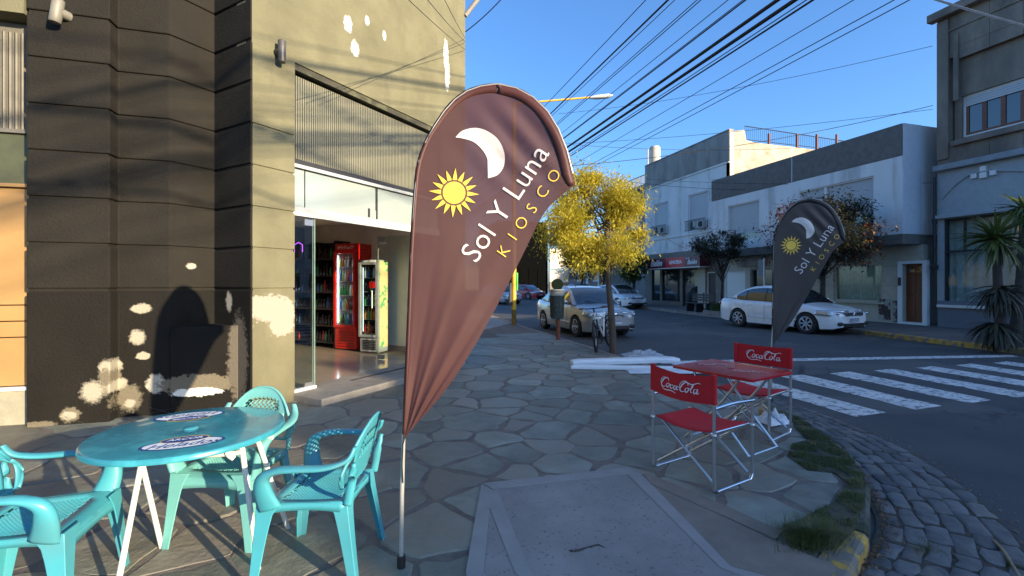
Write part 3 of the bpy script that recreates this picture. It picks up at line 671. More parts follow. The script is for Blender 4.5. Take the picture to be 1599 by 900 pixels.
def flag(name, label, loc, rz, lean, cloth, hemm, seed, group):
    t = thing(name, label, 'flag', loc, rz, group)
    NX, NZ = 44, 96; b = MB()
    def fn(u, v):
        z = lerp(ZB, ZT, 1 - (1 - v) ** 1.15); xl, xr = xat(OUTL, z), xat(OUTR, z)
        if v >= .9999: xl = xr = OUTL[-1].x
        s = lerp(xl, xr, u); return Vector((s, fold(s, z, seed), z))
    b.grid(fn, NX, NZ); cl = b.build('flag_cloth', cloth, t, 'all')
    # hem: outline band around the top edge
    edge = [p for p in OUTL if p.y > ZB + .02] + list(reversed(OUTR[44:]))
    hb = MB(); n_ = len(edge); cen = Vector((.42, 2.0, 0)); pr = []
    for i, p in enumerate(edge):
        tg = (edge[min(i + 1, n_ - 1)] - edge[max(i - 1, 0)]).normalized(); nn = Vector((tg.y, -tg.x, 0))
        w_ = interp([(0, .010), (.4, .018), (.55, .035), (.7, .05), (.97, .055), (1, .03)], i / (n_ - 1)); q = p + nn * w_; o = p - nn * .006
        yy = fold(p.x, p.y, seed)
        pr.append([Vector((o.x, yy - .001, o.y)), Vector((p.x + nn.x * w_ * .4, yy - .005, p.y + nn.y * w_ * .4)), Vector((q.x, fold(q.x, q.y, seed) - .003, q.y)), Vector((q.x, fold(q.x, q.y, seed) + .003, q.y)), Vector((p.x + nn.x * w_ * .4, yy + .005, p.y + nn.y * w_ * .4))])
    hb.loft(pr); hb.build('hem', hemm, t, 'all')
    # pole
    pp = [(0, 0, .04), (.004, 0, .4), (.012, .0, .7)] + [(p.x + .004, fold(p.x, p.y, seed), p.y) for p in edge[6::3]]
    pb = MB(); pb.tube(pp, [.011, .011, .010] + [.0045] * (len(pp) - 3), 8); pb.build('pole', hemm if False else M['flagpole'], t, 40)
    pb = MB(); pb.tube([(0, 0, 0), (0, 0, .075)], .022, 14); pb.build('pole_socket', M['blackp'], t, 40); 
    pb = MB(); pb.tube([(.012, -.012, .46), (.008, -.014, .55), (.012, -.012, .66), (.03, -.02, .72)], .003, 5); pb.build('cord', M['blackp'], t)
    # moon, sun and lettering printed on the cloth
    def put(b2, dy=.006): return [Vector((p[0], fold(p[0], p[1], seed) - dy, p[1])) for p in b2]
    def fillpoly(name_, pts, m, dy):
        me = bpy.data.meshes.new(name_); bm = bmesh.new(); vs = [bm.verts.new((x, 0, z)) for x, z in pts]; bm.faces.new(vs)
        bmesh.ops.triangulate(bm, faces=bm.faces)
        for _ in range(2): bmesh.ops.subdivide_edges(bm, edges=[e for e in bm.edges if e.calc_length() > .03], cuts=1); bmesh.ops.triangulate(bm, faces=bm.faces)
        for v in bm.verts: v.co.y = fold(v.co.x, v.co.z, seed) - dy
        bmesh.ops.recalc_face_normals(bm, faces=bm.faces); bm.to_mesh(me); bm.free(); me.materials.append(m)
        o = bpy.data.objects.new(name_, me); COL.objects.link(o); o.parent = t; return o
    mo = catmull([(x, y, 0) for x, y in [(711, 213), (722, 202), (742, 197), (762, 203), (779, 217), (788, 238), (787, 257), (777, 272), (762, 277)]], 4)
    mi = catmull([(x, y, 0) for x, y in [(762, 277), (764, 257), (757, 237), (742, 221), (725, 215), (711, 213)]], 4)
    fillpoly('moon_print', [fs(p.x, p.y) for p in mo + mi[1:-1]], M['print_w'], .004)
    sc = (709.5, 301)
    fillpoly('sun_print', [fs(sc[0] + 17.5 * math.cos(6.2832 * i / 32), sc[1] + 17.5 * math.sin(6.2832 * i / 32)) for i in range(32)], M['print_y'], .006)
    fillpoly('sun_ring_print', [fs(sc[0] + 20.5 * math.cos(6.2832 * i / 32), sc[1] + 20.5 * math.sin(6.2832 * i / 32)) for i in range(32)], M['print_d'], .0045)
    for i in range(16):
        a = 6.2832 * i / 16 + .05; L = 39 if i % 2 == 0 else 37
        def pp_(r, da): return fs(sc[0] + r * math.cos(a + da), sc[1] + r * math.sin(a + da))
        fillpoly('sun_ray_print', [pp_(20.6, -.17), pp_(27, -.1), pp_(L, 0), pp_(27, .1), pp_(20.6, .17)], M['print_y'], .0055)
    def text(s, px, py, ang, size, m, bold=0, sp=1.0):
        cu = bpy.data.curves.new('t', 'FONT'); cu.body = s; cu.size = size * KF; cu.offset = bold * KF; cu.space_character = sp; cu.resolution_u = 3
        o = bpy.data.objects.new('t', cu); me = bpy.data.meshes.new_from_object(o); bpy.data.objects.remove(o)
        bm = bmesh.new(); bm.from_mesh(me); x0, z0 = fs(px, py); ca, sa = math.cos(R(ang)), math.sin(R(ang))
        bmesh.ops.triangulate(bm, faces=bm.faces)
        for _ in range(2): bmesh.ops.subdivide_edges(bm, edges=[e for e in bm.edges if e.calc_length() > .035], cuts=1); bmesh.ops.triangulate(bm, faces=[f_ for f_ in bm.faces if len(f_.verts) > 3])
        for v in bm.verts:
            x, y = v.co.x, v.co.y; s_ = x0 + x * ca - y * sa; z_ = z0 + x * sa + y * ca; v.co = (s_, fold(s_, z_, seed) - .0062, z_)
        bm.to_mesh(me); bm.free(); me.materials.clear(); me.materials.append(m)
        oo = bpy.data.objects.new('lettering', me); COL.objects.link(oo); oo.parent = t
    text('Sol Y Luna', 744, 413, 56.5, 47, M['print_w'], -.25, 1.04)
    for c_, x, y in (('K', 789, 404), ('I', 806, 377), ('O', 816, 361), ('S', 835, 334), ('C', 850, 311), ('O', 867, 287)): text(c_, x, y, 55.5, 26, M['print_y'], -.35)
    t.rotation_euler = (0, lean, rz)
    return t
M['flagpole'] = mat('fibre_pole', (.42, .40, .37), .35, .2)
M['print_w'] = mat('white_print', (.62, .56, .54), .6, var=.04)
M['print_y'] = mat('yellow_print', (.78, .50, .06), .6, var=.08)
M['print_d'] = mat('dark_print', (.1, .045, .03), .6)
c1 = w2((627 - CX) / F * 2.41, 2.41)
flag('feather_flag', 'tall faded maroon teardrop flag of the kiosk, in front of the shop door', (c1[0], c1[1], .1), -A, 0,
     clothmat('maroon_cloth', (.104, .040, .038), .03, .36), clothmat('maroon_hem', (.085, .024, .02), .0, .15), 0, 'teardrop kiosk flags')
ss = 1.0
c2 = w2((1205 - CX) / F * 5.85, 5.85)
fl2 = flag('feather_flag', 'black teardrop flag of the kiosk, behind the red table by the kerb', (c2[0], c2[1], .1), -A - R(4), R(-.8),
     clothmat('black_cloth', (.040, .032, .030), .0, .1), clothmat('black_hem', (.006, .005, .006), .0, .0), 2.2, 'teardrop kiosk flags')

# ================================================================== PLASTIC CHAIRS
M['teal'] = mat('teal_plastic', (.052, .30, .37), .42, var=.1, scale=2.5, bump=.04, bscale=200, c2=(.075, .27, .32), c2s=4, c2r=(.45, .7))
M['teal_l'] = mat('pale_teal_plastic', (.14, .40, .385), .45, var=.1, scale=3, bump=.04, bscale=200)
def plastic_chair(label, m, loc, rz, group):
    """monobloc armchair, front towards -Y, seat .42, arms .64, top .80"""
    t = thing('plastic_armchair', label, 'chair', loc, rz, group)
    b = MB()
    # seat rim: ring with perforated centre, front apron
    def seat(u, v):                                  # u across, v front to back
        w_ = lerp(.235, .205, v); x = (u * 2 - 1) * w_; y = lerp(-.235, .20, v)
        z = .425 - .022 * math.sin(math.pi * min(1, u)) * math.sin(math.pi * v) + (.0 if v > .12 else -(.12 - v) * .12 * 4 * .6)
        return Vector((x, y, z))
    def on(u, v, dz=0): p = seat(u, v); p.z += dz; return p
    ins = (.13, .87, .2, .9)
    U = [0, .04, ins[0]] + [lerp(ins[0], ins[1], i / 8) for i in range(1, 8)] + [ins[1], .96, 1]; V = [0, .04, .1, ins[2]] + [lerp(ins[2], ins[3], i / 8) for i in range(1, 8)] + [ins[3], 1]
    for sgn in (0,):
        for i in range(len(U) - 1):
            for j in range(len(V) - 1):
                if ins[0] <= U[i] < ins[1] - 1e-4 and ins[2] <= V[j] < ins[3] - 1e-4: continue
                b.add([on(U[i], V[j], sgn), on(U[i + 1], V[j], sgn), on(U[i + 1], V[j + 1], sgn), on(U[i], V[j + 1], sgn)], [(0, 1, 2, 3)])
    # apron under the rim
    def apron(a0, a1, deep):
        n_ = 10
        for i in range(n_):
            f0, f1 = i / n_, (i + 1) / n_; p, q = [(lerp(a0[0], a1[0], f), lerp(a0[1], a1[1], f)) for f in (f0, f1)]
            P, Q = on(*p), on(*q); d0 = deep - .02 * math.sin(math.pi * f0); d1 = deep - .02 * math.sin(math.pi * f1)
            b.add([P, Q, Q - Vector((0, 0, d1)), P - Vector((0, 0, d0))], [(0, 1, 2, 3)])
    apron((0, 0), (1, 0), .06); apron((0, 0), (0, 1), .055); apron((1, 0), (1, 1), .055); apron((0, 1), (1, 1), .05)
    sb = b.build('seat', m, t, 50, weld=True); md = sb.modifiers.new('s', 'SOLIDIFY'); md.thickness = .004
    # woven mesh of the seat
    g_ = MB(); nn = 17
    for k in range(-nn, nn * 2):
        pts = []
        for dirn in (1, -1):
            P = []
            for i in range(12):
                uu = ins[0] + (ins[1] - ins[0]) * i / 11; vv = ins[2] + (ins[3] - ins[2]) * (k / nn + dirn * i / 11 * 1.0)
                if ins[2] - .001 <= vv <= ins[3] + .001: P.append(on(uu, vv, -.002))
            if len(P) > 1: g_.tube(P, .0032, 4)
    g_.build('seat_mesh', m, t)
    # legs: L-section tapering, flared
    def leg(x0, y0, z0, x1, y1, w0, w1):
        l = MB(); rings = []
        for i in range(9):
            f = i / 8; x = lerp(x0, x1, f ** 1.1); y = lerp(y0, y1, f ** 1.1); z = lerp(z0, 0, f); w_ = lerp(w0 * 1.35, w1, f ** .42) ; sx = 1 if x0 > 0 else -1; sy = 1 if y0 > 0 else -1; th = .007
            rings.append([Vector((x, y, z)), Vector((x - sx * w_, y, z)), Vector((x - sx * w_, y - sy * th, z)), Vector((x - sx * th * 2, y - sy * th * 2, z)), Vector((x - sx * th, y - sy * w_, z)), Vector((x, y - sy * w_, z))])
        l.loft(rings); o = l.build('leg', m, t, 40, bevel=.003)
    leg(-.235, -.235, .425, -.265, -.262, .085, .04); leg(.235, -.235, .425, .265, -.262, .085, .04)
    leg(-.205, .2, .42, -.235, .262, .07, .04); leg(.205, .2, .42, .235, .262, .07, .04)
    # backrest: fan shaped shell, holes, two posts
    def back(u, v):
        w_ = .20 + .055 * math.sin(math.pi * min(1, v * .95)) ; x = (u * 2 - 1) * w_
        ztop = .80 - .17 * abs(u * 2 - 1) ** 2.4; z = lerp(.49, ztop, v)
        y = .19 + (z - .42) * .27 - .055 * (1 - (u * 2 - 1) ** 2) * .2 - .04 * abs(u * 2 - 1) ** 2
        return Vector((x, y, z))
    bk = MB(); NU, NV = 34, 24
    for i in range(NU):
        for j in range(NV):
            u, v = (i + .5) / NU, (j + .5) / NV
            if .27 < u < .73 and .42 < v < .80 and (i + j) % 2 == 0: continue
            if (.06 < u < .17 or .83 < u < .94) and .05 < v < .62: continue
            bk.add([back(i / NU, j / NV), back((i + 1) / NU, j / NV), back((i + 1) / NU, (j + 1) / NV), back(i / NU, (j + 1) / NV)], [(0, 1, 2, 3)])
    o = bk.build('backrest', m, t, 'all', weld=True); md = o.modifiers.new('s', 'SOLIDIFY'); md.thickness = .006; md.offset = 0
    rim = MB(); rim.tube([back(u, 1) for u in [0] + [i / 14 for i in range(1, 14)] + [1]], .008, 8); rim.tube([back(0, v / 8) for v in range(9)], .008, 8); rim.tube([back(1, v / 8) for v in range(9)], .008, 8)
    rim.tube([back(i / 10, 0) for i in range(11)], .007, 6)
    rim.build('back_rim', m, t, 'all')
    for sx in (-1, 1):
        p = MB(); pts = [(sx * .205, .2, .41), (sx * .205, .212, .47), (sx * .2, .225, .54), (sx * .225, .24, .62)]
        p.tube(catmull(pts, 4), [.022] * 9 + [.02] * 2 + [.012] * 2, 8, ry=[.012] * 13); p.build('back_post', m, t, 'all')
        # arm: wide flat band from the front leg up, back to the shell
        a_ = catmull([(sx * .232, -.165, .40), (sx * .258, -.185, .49), (sx * .272, -.178, .565), (sx * .276, -.115, .604), (sx * .28, -.02, .614), (sx * .27, .12, .618), (sx * .245, .215, .645), (sx * .222, .245, .70)], 5)
        r_ = MB(); rings = []
        for i, q in enumerate(a_):
            tg = (a_[min(i + 1, len(a_) - 1)] - a_[max(i - 1, 0)]).normalized(); side = Vector((1, 0, 0)); up = side.cross(tg).normalized()
            w_ = interp([(0, .02), (.25, .028), (.42, .034), (.75, .030), (1, .015)], i / (len(a_) - 1))
            w2_ = interp([(0, .06), (.2, .042), (.4, .018), (1, .010)], i / (len(a_) - 1))
            rings.append([q + side * (w_ * math.cos(6.2832 * k / 10)) + up * (w2_ * math.sin(6.2832 * k / 10)) for k in range(10)])
        r_.loft(rings); r_.build('armrest', m, t, 'all')
    return t
def camrz(ang_cam_deg): return -A + R(ang_cam_deg)      # 0: chair front (-Y) faces the camera
def camloc(xc, d, z=.1): x, y = w2(xc, d); return (x, y, z)
plastic_chair('teal plastic armchair right of the round table, seen from its side near the flag pole', M['teal'], camloc(-1.005, 2.47), camrz(-91), 'teal plastic armchairs')
plastic_chair('paler mint plastic armchair behind the round table, backrest with small holes', M['teal_l'], camloc(-1.68, 2.82), camrz(-4), 'teal plastic armchairs')
plastic_chair('teal plastic armchair left of the round table, cut off by the picture edge', M['teal'], camloc(-2.21, 2.13), camrz(107), 'teal plastic armchairs')
# ================================================================== ROUND TABLE
M['tabletop'] = mat('teal_enamel', (.032, .24, .31), .22, var=.1, scale=4, c2=(.05, .34, .40), c2s=5, coat=.5, spec=.6)
M['cream'] = mat('cream_tube', (.72, .68, .60), .4, var=.05)
tb = thing('round_table', 'round teal metal table with ice cream adverts on its top and cream folding legs', 'table', camloc(-1.74, 2.50, .108), camrz(0))
b = MB(); r0 = .455
prof = [(0, .70), (.02, .703), (r0 - .02, .703), (r0 - .006, .7), (r0, .692), (r0 + .001, .675), (r0 - .004, .672), (r0 - .02, .685), (.02, .690), (0, .690)]
rings = [[Vector((max(r, .001) * math.cos(6.28318 * k / 72), max(r, .001) * math.sin(6.28318 * k / 72), z)) for k in range(72)] for r, z in prof]
b.loft(rings); b.build('tabletop', M['tabletop'], tb, 35)
b = MB(); b.tube([(0, 0, .7035), (0, 0, .709), (0, 0, .7095)], [.035, .028, .01], 24); b.build('cap', M['teal'], tb, 40)
def tube_part(nm, pts, r, m, par, n=10, k=5):
    x = MB(); x.tube(catmull(pts, k) if len(pts) > 2 else pts, r, n); return x.build(nm, m, par, 50)
for p in (((-.20, -.12, .69), (-.235, .10, 0)), ((-.22, -.02, .69), (-.10, -.37, 0)), ((.34, -.12, .69), (.42, -.10, 0)), ((.33, .02, .69), (.38, .30, 0))): tube_part('leg', list(p), .0135, M['cream'], tb)
tube_part('stretcher', [(-.19, -.16, .60), (-.1, -.165, .605), (.25, -.16, .62), (.36, -.15, .63)], .012, M['cream'], tb)
tube_part('stretcher', [(-.19, .16, .60), (.36, .16, .60)], .012, M['cream'], tb)
for X in (-.19, .30): tube_part('bracket', [(X, -.16, .69), (X, -.165, .63), (X + .03, -.16, .60)], .014, M['cream'], tb)
def flattext(s, size, shear=0, bold=0, res=3, sp=1):
    cu = bpy.data.curves.new('t', 'FONT'); cu.body = s; cu.size = size; cu.offset = bold; cu.shear = shear; cu.align_x = 'CENTER'; cu.align_y = 'CENTER'; cu.resolution_u = res; cu.space_character = sp
    o = bpy.data.objects.new('t', cu); me = bpy.data.meshes.new_from_object(o); bpy.data.objects.remove(o); me.materials.clear(); return me
M['logo_blue'] = mat('logo_blue', (.02, .06, .24), .3); M['logo_white'] = mat('logo_white', (.78, .82, .84), .3, var=.05); M['logo_gold'] = mat('logo_gold', (.6, .42, .1), .3)
def ell(b, cx, cy, rx, ry, z, m, n=36, a0=0, a1=6.28318):
    b.add([(cx + rx * math.cos(a0 + (a1 - a0) * i / n), cy + ry * math.sin(a0 + (a1 - a0) * i / n), z) for i in range(n + (a1 - a0 < 6.2))], [tuple(range(n + (a1 - a0 < 6.2)))], m)
for rot, (ox, oy) in ((0, (.125, -.235)), (180, (-.17, .235))):
    base = thing_loc = Matrix.Translation((ox, oy, 0)) @ Matrix.Rotation(R(rot + 24), 4, 'Z')
    b = MB(); ell(b, 0, 0, .178, .080, .7042, 0); ell(b, 0, 0, .164, .068, .7048, 1); ell(b, -.005, .068, .106, .05, .7054, 2); ell(b, -.005, .063, .099, .043, .706, 0)
    b.xf(base).build('advert', [M['logo_blue'], M['logo_white'], M['logo_gold']], tb)
    for s_, sz, sh, m_, dx, dy in (('Helados', .092, .45, 'logo_blue', 0, -.016), ('ARCOR', .044, .2, 'logo_white', -.005, .066)):
        me = flattext(s_, sz, sh, .001); me.transform(base @ Matrix.Translation((dx, dy, .7066 if s_ == 'ARCOR' else .7054))); me.materials.append(M[m_])
        o = bpy.data.objects.new('lettering', me); COL.objects.link(o); o.parent = tb

# ================================================================== RED FOLDING SET
# cursive wordmark drawn as tapering strokes, unit height about 1, width about 4.1
def script_mesh(name, m, scale):
    S = []
    def st_(pts, w): S.append(([Vector((x, y, 0)) for x, y in pts], w))
    # first capital with tail
    st_([(.98, .78), (.92, .95), (.74, 1.0), (.5, .88), (.3, .6), (.22, .3), (.32, .06), (.55, .02), (.78, .16)], (.05, .13, .04))
    st_([(.22, .3), (.12, .5), (.2, .8), (.42, 1.0), (.6, 1.04)], (.02, .06, .02))
    st_([(.30, .05), (.55, -.16), (.95, -.2), (1.4, -.14), (1.8, -.22), (1.95, -.3)], (.03, .08, .02))
    def o_(x, y, r=.2): st_([(x + r * .85, y + r * 1.1), (x + r * .2, y + r * 1.5), (x - r * .6, y + r * .8), (x - r * .7, y - r * .4), (x - r * .1, y - r), (x + r * .6, y - r * .3), (x + r * .85, y + r * .6), (x + r * .6, y + r * 1.2), (x + r * 1.2, y + r * 1.1), (x + r * 1.7, y + r * 1.3)], (.04, .1, .03))
    def c_(x, y, r=.2): st_([(x + r * .8, y + r), (x + r * .4, y + r * 1.4), (x - r * .5, y + r * .8), (x - r * .6, y - r * .4), (x, y - r * .9), (x + r * .8, y - r * .3), (x + r * 1.3, y + r * .4)], (.04, .1, .03))
    def a_(x, y, r=.2):
        st_([(x + r * .8, y + r), (x + r * .2, y + r * 1.4), (x - r * .6, y + r * .7), (x - r * .6, y - r * .5), (x - r * .1, y - r * .9), (x + r * .7, y + r * .2), (x + r * 1.0, y + r * 1.3)], (.04, .09, .05))
        st_([(x + r * 1.0, y + r * 1.3), (x + r * .8, y - r * .3), (x + r * 1.1, y - r * .9), (x + r * 1.8, y - r * .2)], (.08, .09, .03))
    o_(1.0, .27); c_(1.42, .24); a_(1.82, .22)
    st_([(2.05, .4), (2.2, .42), (2.32, .4)], (.07, .09, .05))
    st_([(3.02, .72), (2.95, .93), (2.78, 1.0), (2.55, .85), (2.36, .55), (2.32, .24), (2.44, .04), (2.66, .02), (2.85, .16)], (.05, .14, .04))
    st_([(2.32, .3), (2.2, .6), (2.36, .95), (2.66, 1.08), (3.05, .92), (3.4, .86), (3.9, 1.0), (4.1, .92)], (.02, .1, .03))
    o_(3.0, .22)
    st_([(3.28, .25), (3.5, .7), (3.5, .86), (3.42, .8), (3.36, .4), (3.4, .06), (3.56, .12)], (.05, .09, .03))
    a_(3.78, .18)
    b = MB()
    for pts, (wa, wb, wc_) in S:
        P = catmull(pts, 6); n_ = len(P); L, Rr = [], []
        for i, p in enumerate(P):
            tg = (P[min(i + 1, n_ - 1)] - P[max(i - 1, 0)]).normalized(); nn = Vector((-tg.y, tg.x, 0)); f = i / (n_ - 1)
            w_ = (lerp(wa, wb, f * 2) if f < .5 else lerp(wb, wc_, f * 2 - 1)) * .5
            L.append(p + nn * w_); Rr.append(p - nn * w_)
        z0 = len(b.v) * 1e-6
        b.add([Vector(((v.x + v.y * .12 - 2.05) * scale, (v.y - .42) * scale, z0)) for v in L + Rr], [(i, i + 1, n_ + i + 1, n_ + i) for i in range(n_ - 1)])
    return b
M['redcloth'] = mat('red_canvas', (.50, .006, .012), .75, var=.08, scale=8, bump=.2, bscale=300)
M['redtin'] = mat('red_tin', (.42, .012, .016), .25, var=.15, scale=8, coat=.25, c2=(.42, .03, .03), c2s=12)
M['logo_w'] = mat('wordmark_white', (.75, .72, .72), .6)
M['logo_w2'] = mat('worn_wordmark', (.62, .5, .5), .35, c2=(.5, .03, .03), c2s=30, c2r=(.52, .6))
tw = {}
def red_chair(label, loc, rz, sag):
    """director's chair: back along X at y=+.24, opens towards -Y"""
    t = thing('folding_chair', label, 'chair', loc, rz, 'red folding chairs')
    W = .275; D = .235; r = .0125
    for sx in (-1, 1):
        tube_part('post', [(sx * W, D, .03), (sx * W, D, .84)], r, M['metal'], t)
        tube_part('post', [(sx * W, -D, .03), (sx * W, -D, .60)], r, M['metal'], t)
        tube_part('runner', [(sx * W, D + .0, .05), (sx * W, D - .03, .014), (sx * W, D - .08, .013), (sx * W, -D + .08, .013), (sx * W, -D + .03, .014), (sx * W, -D, .05)], r, M['chrome'], t)
        tube_part('armrest', [(sx * W, D, .605), (sx * W, 0, .615), (sx * W, -D - .02, .605)], r, M['chrome'], t)
        tube_part('seat_rail', [(sx * (W - .035), D, .42), (sx * (W - .035), -D, .42)], r, M['chrome'], t)
        x = MB(); x.sphere((sx * W, D, .42), .02, 8, 6); x.build('joint', M['metal'], t); x = MB(); x.sphere((sx * W, -D, .42), .02, 8, 6); x.build('joint', M['metal'], t)
    for y in (-D + .03, D - .03):
        tube_part('cross_brace', [(-W + .02, y, .06), (W - .04, y - .01, .42)], .011, M['metal'], t)
        tube_part('cross_brace', [(W - .02, y - .012, .06), (-W + .04, y - .02, .42)], .011, M['chrome'], t)
    s = MB(); s.grid(lambda u, v: Vector(((u * 2 - 1) * (W - .03), (v * 2 - 1) * D, .437 - .03 * math.sin(math.pi * u))), 14, 6)
    o = s.build('seat', M['redcloth'], t, 'all'); md = o.modifiers.new('s', 'SOLIDIFY'); md.thickness = .005
    def bp(u, v): return Vector(((u * 2 - 1) * (W + .014), D + .014 + sag * math.sin(math.pi * u) - .02 * (v - .5) * math.sin(math.pi * u), .64 + v * .205 - .028 * math.sin(math.pi * u) * (1 if v > .5 else .6) * (1 if sag > .02 else .25)))
    s = MB(); s.grid(bp, 20, 6); s.grid(lambda u, v: bp(u, v) + Vector((0, -.028 if u < .02 or u > .98 else -.006, 0)), 20, 6)
    o = s.build('backrest', M['redcloth'], t, 'all')
    for sx in (-1, 1): x = MB(); x.tube([(sx * W, D, .638), (sx * W, D, .848)], .0185, 10); x.build('sleeve', M['redcloth'], t, 50)
    side = 1 if sag > 0.01 else -1                    # lettering faces away from the seat or over it
    mb = script_mesh('w', None, .084)
    nv = []
    for p in mb.v:
        if side > 0: u = .5 - p[0] / (2 * W); q = bp(u, .5 + p[1] / .205); nv.append((q.x, q.y + .004 + p[2] * 10, q.z))
        else: u = .5 + p[0] / (2 * W); q = bp(u, .5 + p[1] / .205); nv.append((q.x, q.y - .011 - p[2] * 10, q.z))
    mb.v = nv; mb.build('lettering', M['logo_w'], t)
    return t
# cam-frame corners measured: near chair back-left (1.14,3.75) back-right (1.427,3.26)
def place_cam(p, q):                                  # q right of p along the back; returns mid and angle
    a, b_ = Vector(w2(*p)), Vector(w2(*q)); return (a + b_) / 2, (b_ - a)
mid, dv = place_cam((1.14, 3.73), (1.43, 3.26)); ang = math.atan2(dv.y, dv.x)     # back runs p->q as seen from behind
n_seat = Vector((-dv.y, dv.x)).normalized(); e = mid + n_seat * .235
red_chair('red canvas folding chair with its back to the viewer, left of the red table', (e.x, e.y, .1), ang + math.pi, .028)
mid, dv = place_cam((2.43, 5.05), (2.79, 4.58)); ang = math.atan2(dv.y, dv.x); n2 = Vector((dv.y, -dv.x)).normalized(); e = mid + n2 * .235
red_chair('red canvas folding chair on the far side of the red table, facing the viewer', (e.x, e.y, .1), ang, .008)
# table
rt = thing('folding_table', 'square red tin table with worn white soda lettering and tubular folding legs', 'table')
cs = [Vector((*w2(*p), .1)) for p in ((1.59, 4.43), (2.08, 4.90), (2.53, 4.22), (2.00, 3.76))]; cc = sum(cs, Vector()) / 4
dx = ((cs[2] - cs[1]) + (cs[3] - cs[0])) / 2; rt.location = cc; ra = math.atan2(dx.y, dx.x); rt.rotation_euler = (0, 0, ra); LX, LY = dx.length / 2, .335
b = MB()
def rr_(hx, hy, r, z, n=5):
    out = []
    for sx, sy, a0 in ((1, 1, 0), (-1, 1, 90), (-1, -1, 180), (1, -1, 270)):
        for i in range(n + 1): a = R(a0 + 90 * i / n); out.append(Vector((sx * (hx - r) + r * math.cos(a), sy * (hy - r) + r * math.sin(a), z)))
    return out
b.loft([rr_(LX, LY, .03, .675), rr_(LX, LY, .03, .697), rr_(LX - .006, LY - .006, .026, .702), rr_(LX - .03, LY - .03, .02, .699)]); b.build('tabletop', M['redtin'], rt, 35)
b = MB(); b.tube([(0, 0, .700), (0, 0, .7035)], [.032, .028], 20); b.build('cap', mat('red_cap', (.3, .02, .02), .4), rt, 40)
for sx, sy_ in ((-1, .0), (1, 0)):
    mb = script_mesh('w', None, .07); Mx = Matrix.Translation((sx * .2, -.02 * sx, .7035)) @ Matrix.Rotation(R(45 - 10 * sx), 4, 'Z'); mb.xf(Mx).build('lettering', M['logo_w2'], rt)
for sy in (-1, 1):
    tube_part('leg', [(-.31, sy * .25, .012), (0, sy * .25, .34), (.2, sy * .25, .60), (.23, sy * .25, .672)], .0125, M['metal'], rt)
    tube_part('leg', [(.31, sy * .225, .012), (0, sy * .225, .34), (-.2, sy * .225, .60), (-.23, sy * .225, .672)], .0125, M['chrome'], rt)
for X, Y, Z in ((-.31, .25, .014), (.31, .225, .014), (0.0, .225, .34), (.23, .25, .66), (-.23, .225, .66)): tube_part('crossbar', [(X, -Y, Z), (X, Y, Z)], .011, M['chrome'], rt)

# ================================================================== THINGS ON THE SIDEWALK
# foam planks
M['foam'] = mat('white_foam', (.74, .77, .80), .7, var=.05, scale=4, bump=.25, bscale=40)
M['film'] = None
def plank(label, p0, p1, w_, h, rise=0):
    a, b_ = Vector(p0), Vector(p1); d = b_ - a; L = d.length; t = MB(); n_ = 14; rings = []
    side = Vector((-d.y, d.x, 0)).normalized()
    for i in range(n_ + 1):
        f_ = i / n_; c = a.lerp(b_, f_) + side * RND.uniform(-.006, .006); hh = h * (1 + RND.uniform(-.05, .05)) * (.8 if i in (0, n_) else 1)
        rings.append([c + side * w_ / 2 + Vector((0, 0, .002)), c + side * w_ * .5 + Vector((0, 0, hh * .85)), c + side * w_ * .38 + Vector((0, 0, hh)), c - side * w_ * .38 + Vector((0, 0, hh)), c - side * w_ / 2 + Vector((0, 0, hh * .7)), c - side * w_ / 2 + Vector((0, 0, .002))])
    t.loft(rings); return tag(t.build('foam_plank', M['foam'], None, 35, bevel=.006), label, 'plank', 'white foam planks')
plank('longer white foam plank at the back, its left end by the bicycle wheel', ng(893, 571) + Vector((0, 0, .012)), ng(1058, 566) + Vector((0, 0, .012)), .24, .095)
plank('white foam plank in front, wrapped in film, nearer to the viewer', ng(892, 577) + Vector((0, 0, .012)), ng(1100, 580) + Vector((0, 0, .012)), .12, .065)
def crumple(name, label, cat, c, sx, sy, h, m, seed, rz=0):
    b = MB()
    def fn(u, v):
        x, y = (u * 2 - 1), (v * 2 - 1); e_ = max(0, 1 - max(abs(x), abs(y)) ** 3)
        nz = noise.noise(Vector((x * 2.1 + seed, y * 2.1, 0))) + .6 * abs(noise.noise(Vector((x * 5 + seed, y * 5, 3)))) + .35 * noise.noise(Vector((x * 11, y * 11, seed)))
        ex = 1 + .12 * noise.noise(Vector((math.atan2(y, x) * 2, seed, 0)))
        p = Vector((x * sx * ex, y * sy * ex, .006 + h * max(0, e_ * (.45 + nz * .5))))
        return Matrix.Rotation(rz, 3, 'Z') @ p + Vector(c)
    b.grid(fn, 36, 26); o = b.build(name, m, None, 25); return tag(o, label, cat)
M['bag'] = mat('crumpled_plastic', (.62, .66, .70), .3, var=.08, spec=.6)
mf = bpy.data.materials.new('clear_film'); mf.use_nodes = True; n_ = mf.node_tree; bs = n_.nodes['Principled BSDF']; bs.inputs['Base Color'].default_value = (.55, .6, .66, 1); bs.inputs['Roughness'].default_value = .25
tp = N(n_, 'ShaderNodeBsdfTransparent'); mx = N(n_, 'ShaderNodeMixShader'); mx.inputs[0].default_value = .45; n_.links.new(bs.outputs[0], mx.inputs[1]); n_.links.new(tp.outputs[0], mx.inputs[2]); n_.links.new(mx.outputs[0], n_.nodes['Material Output'].inputs[0])
crumple('plastic_film', 'clear crumpled plastic film heaped behind the foam planks', 'plastic film', ng(1006, 558) + Vector((0, 0, .015)),  .42, .24, .17, mf, 3, -A)
crumple('plastic_sheet', 'white crumpled plastic sheet lying in front of the foam planks', 'plastic sheet', ng(1040, 583) + Vector((0, 0, .015)), .62, .13, .05, M['bag'], 8, -A)
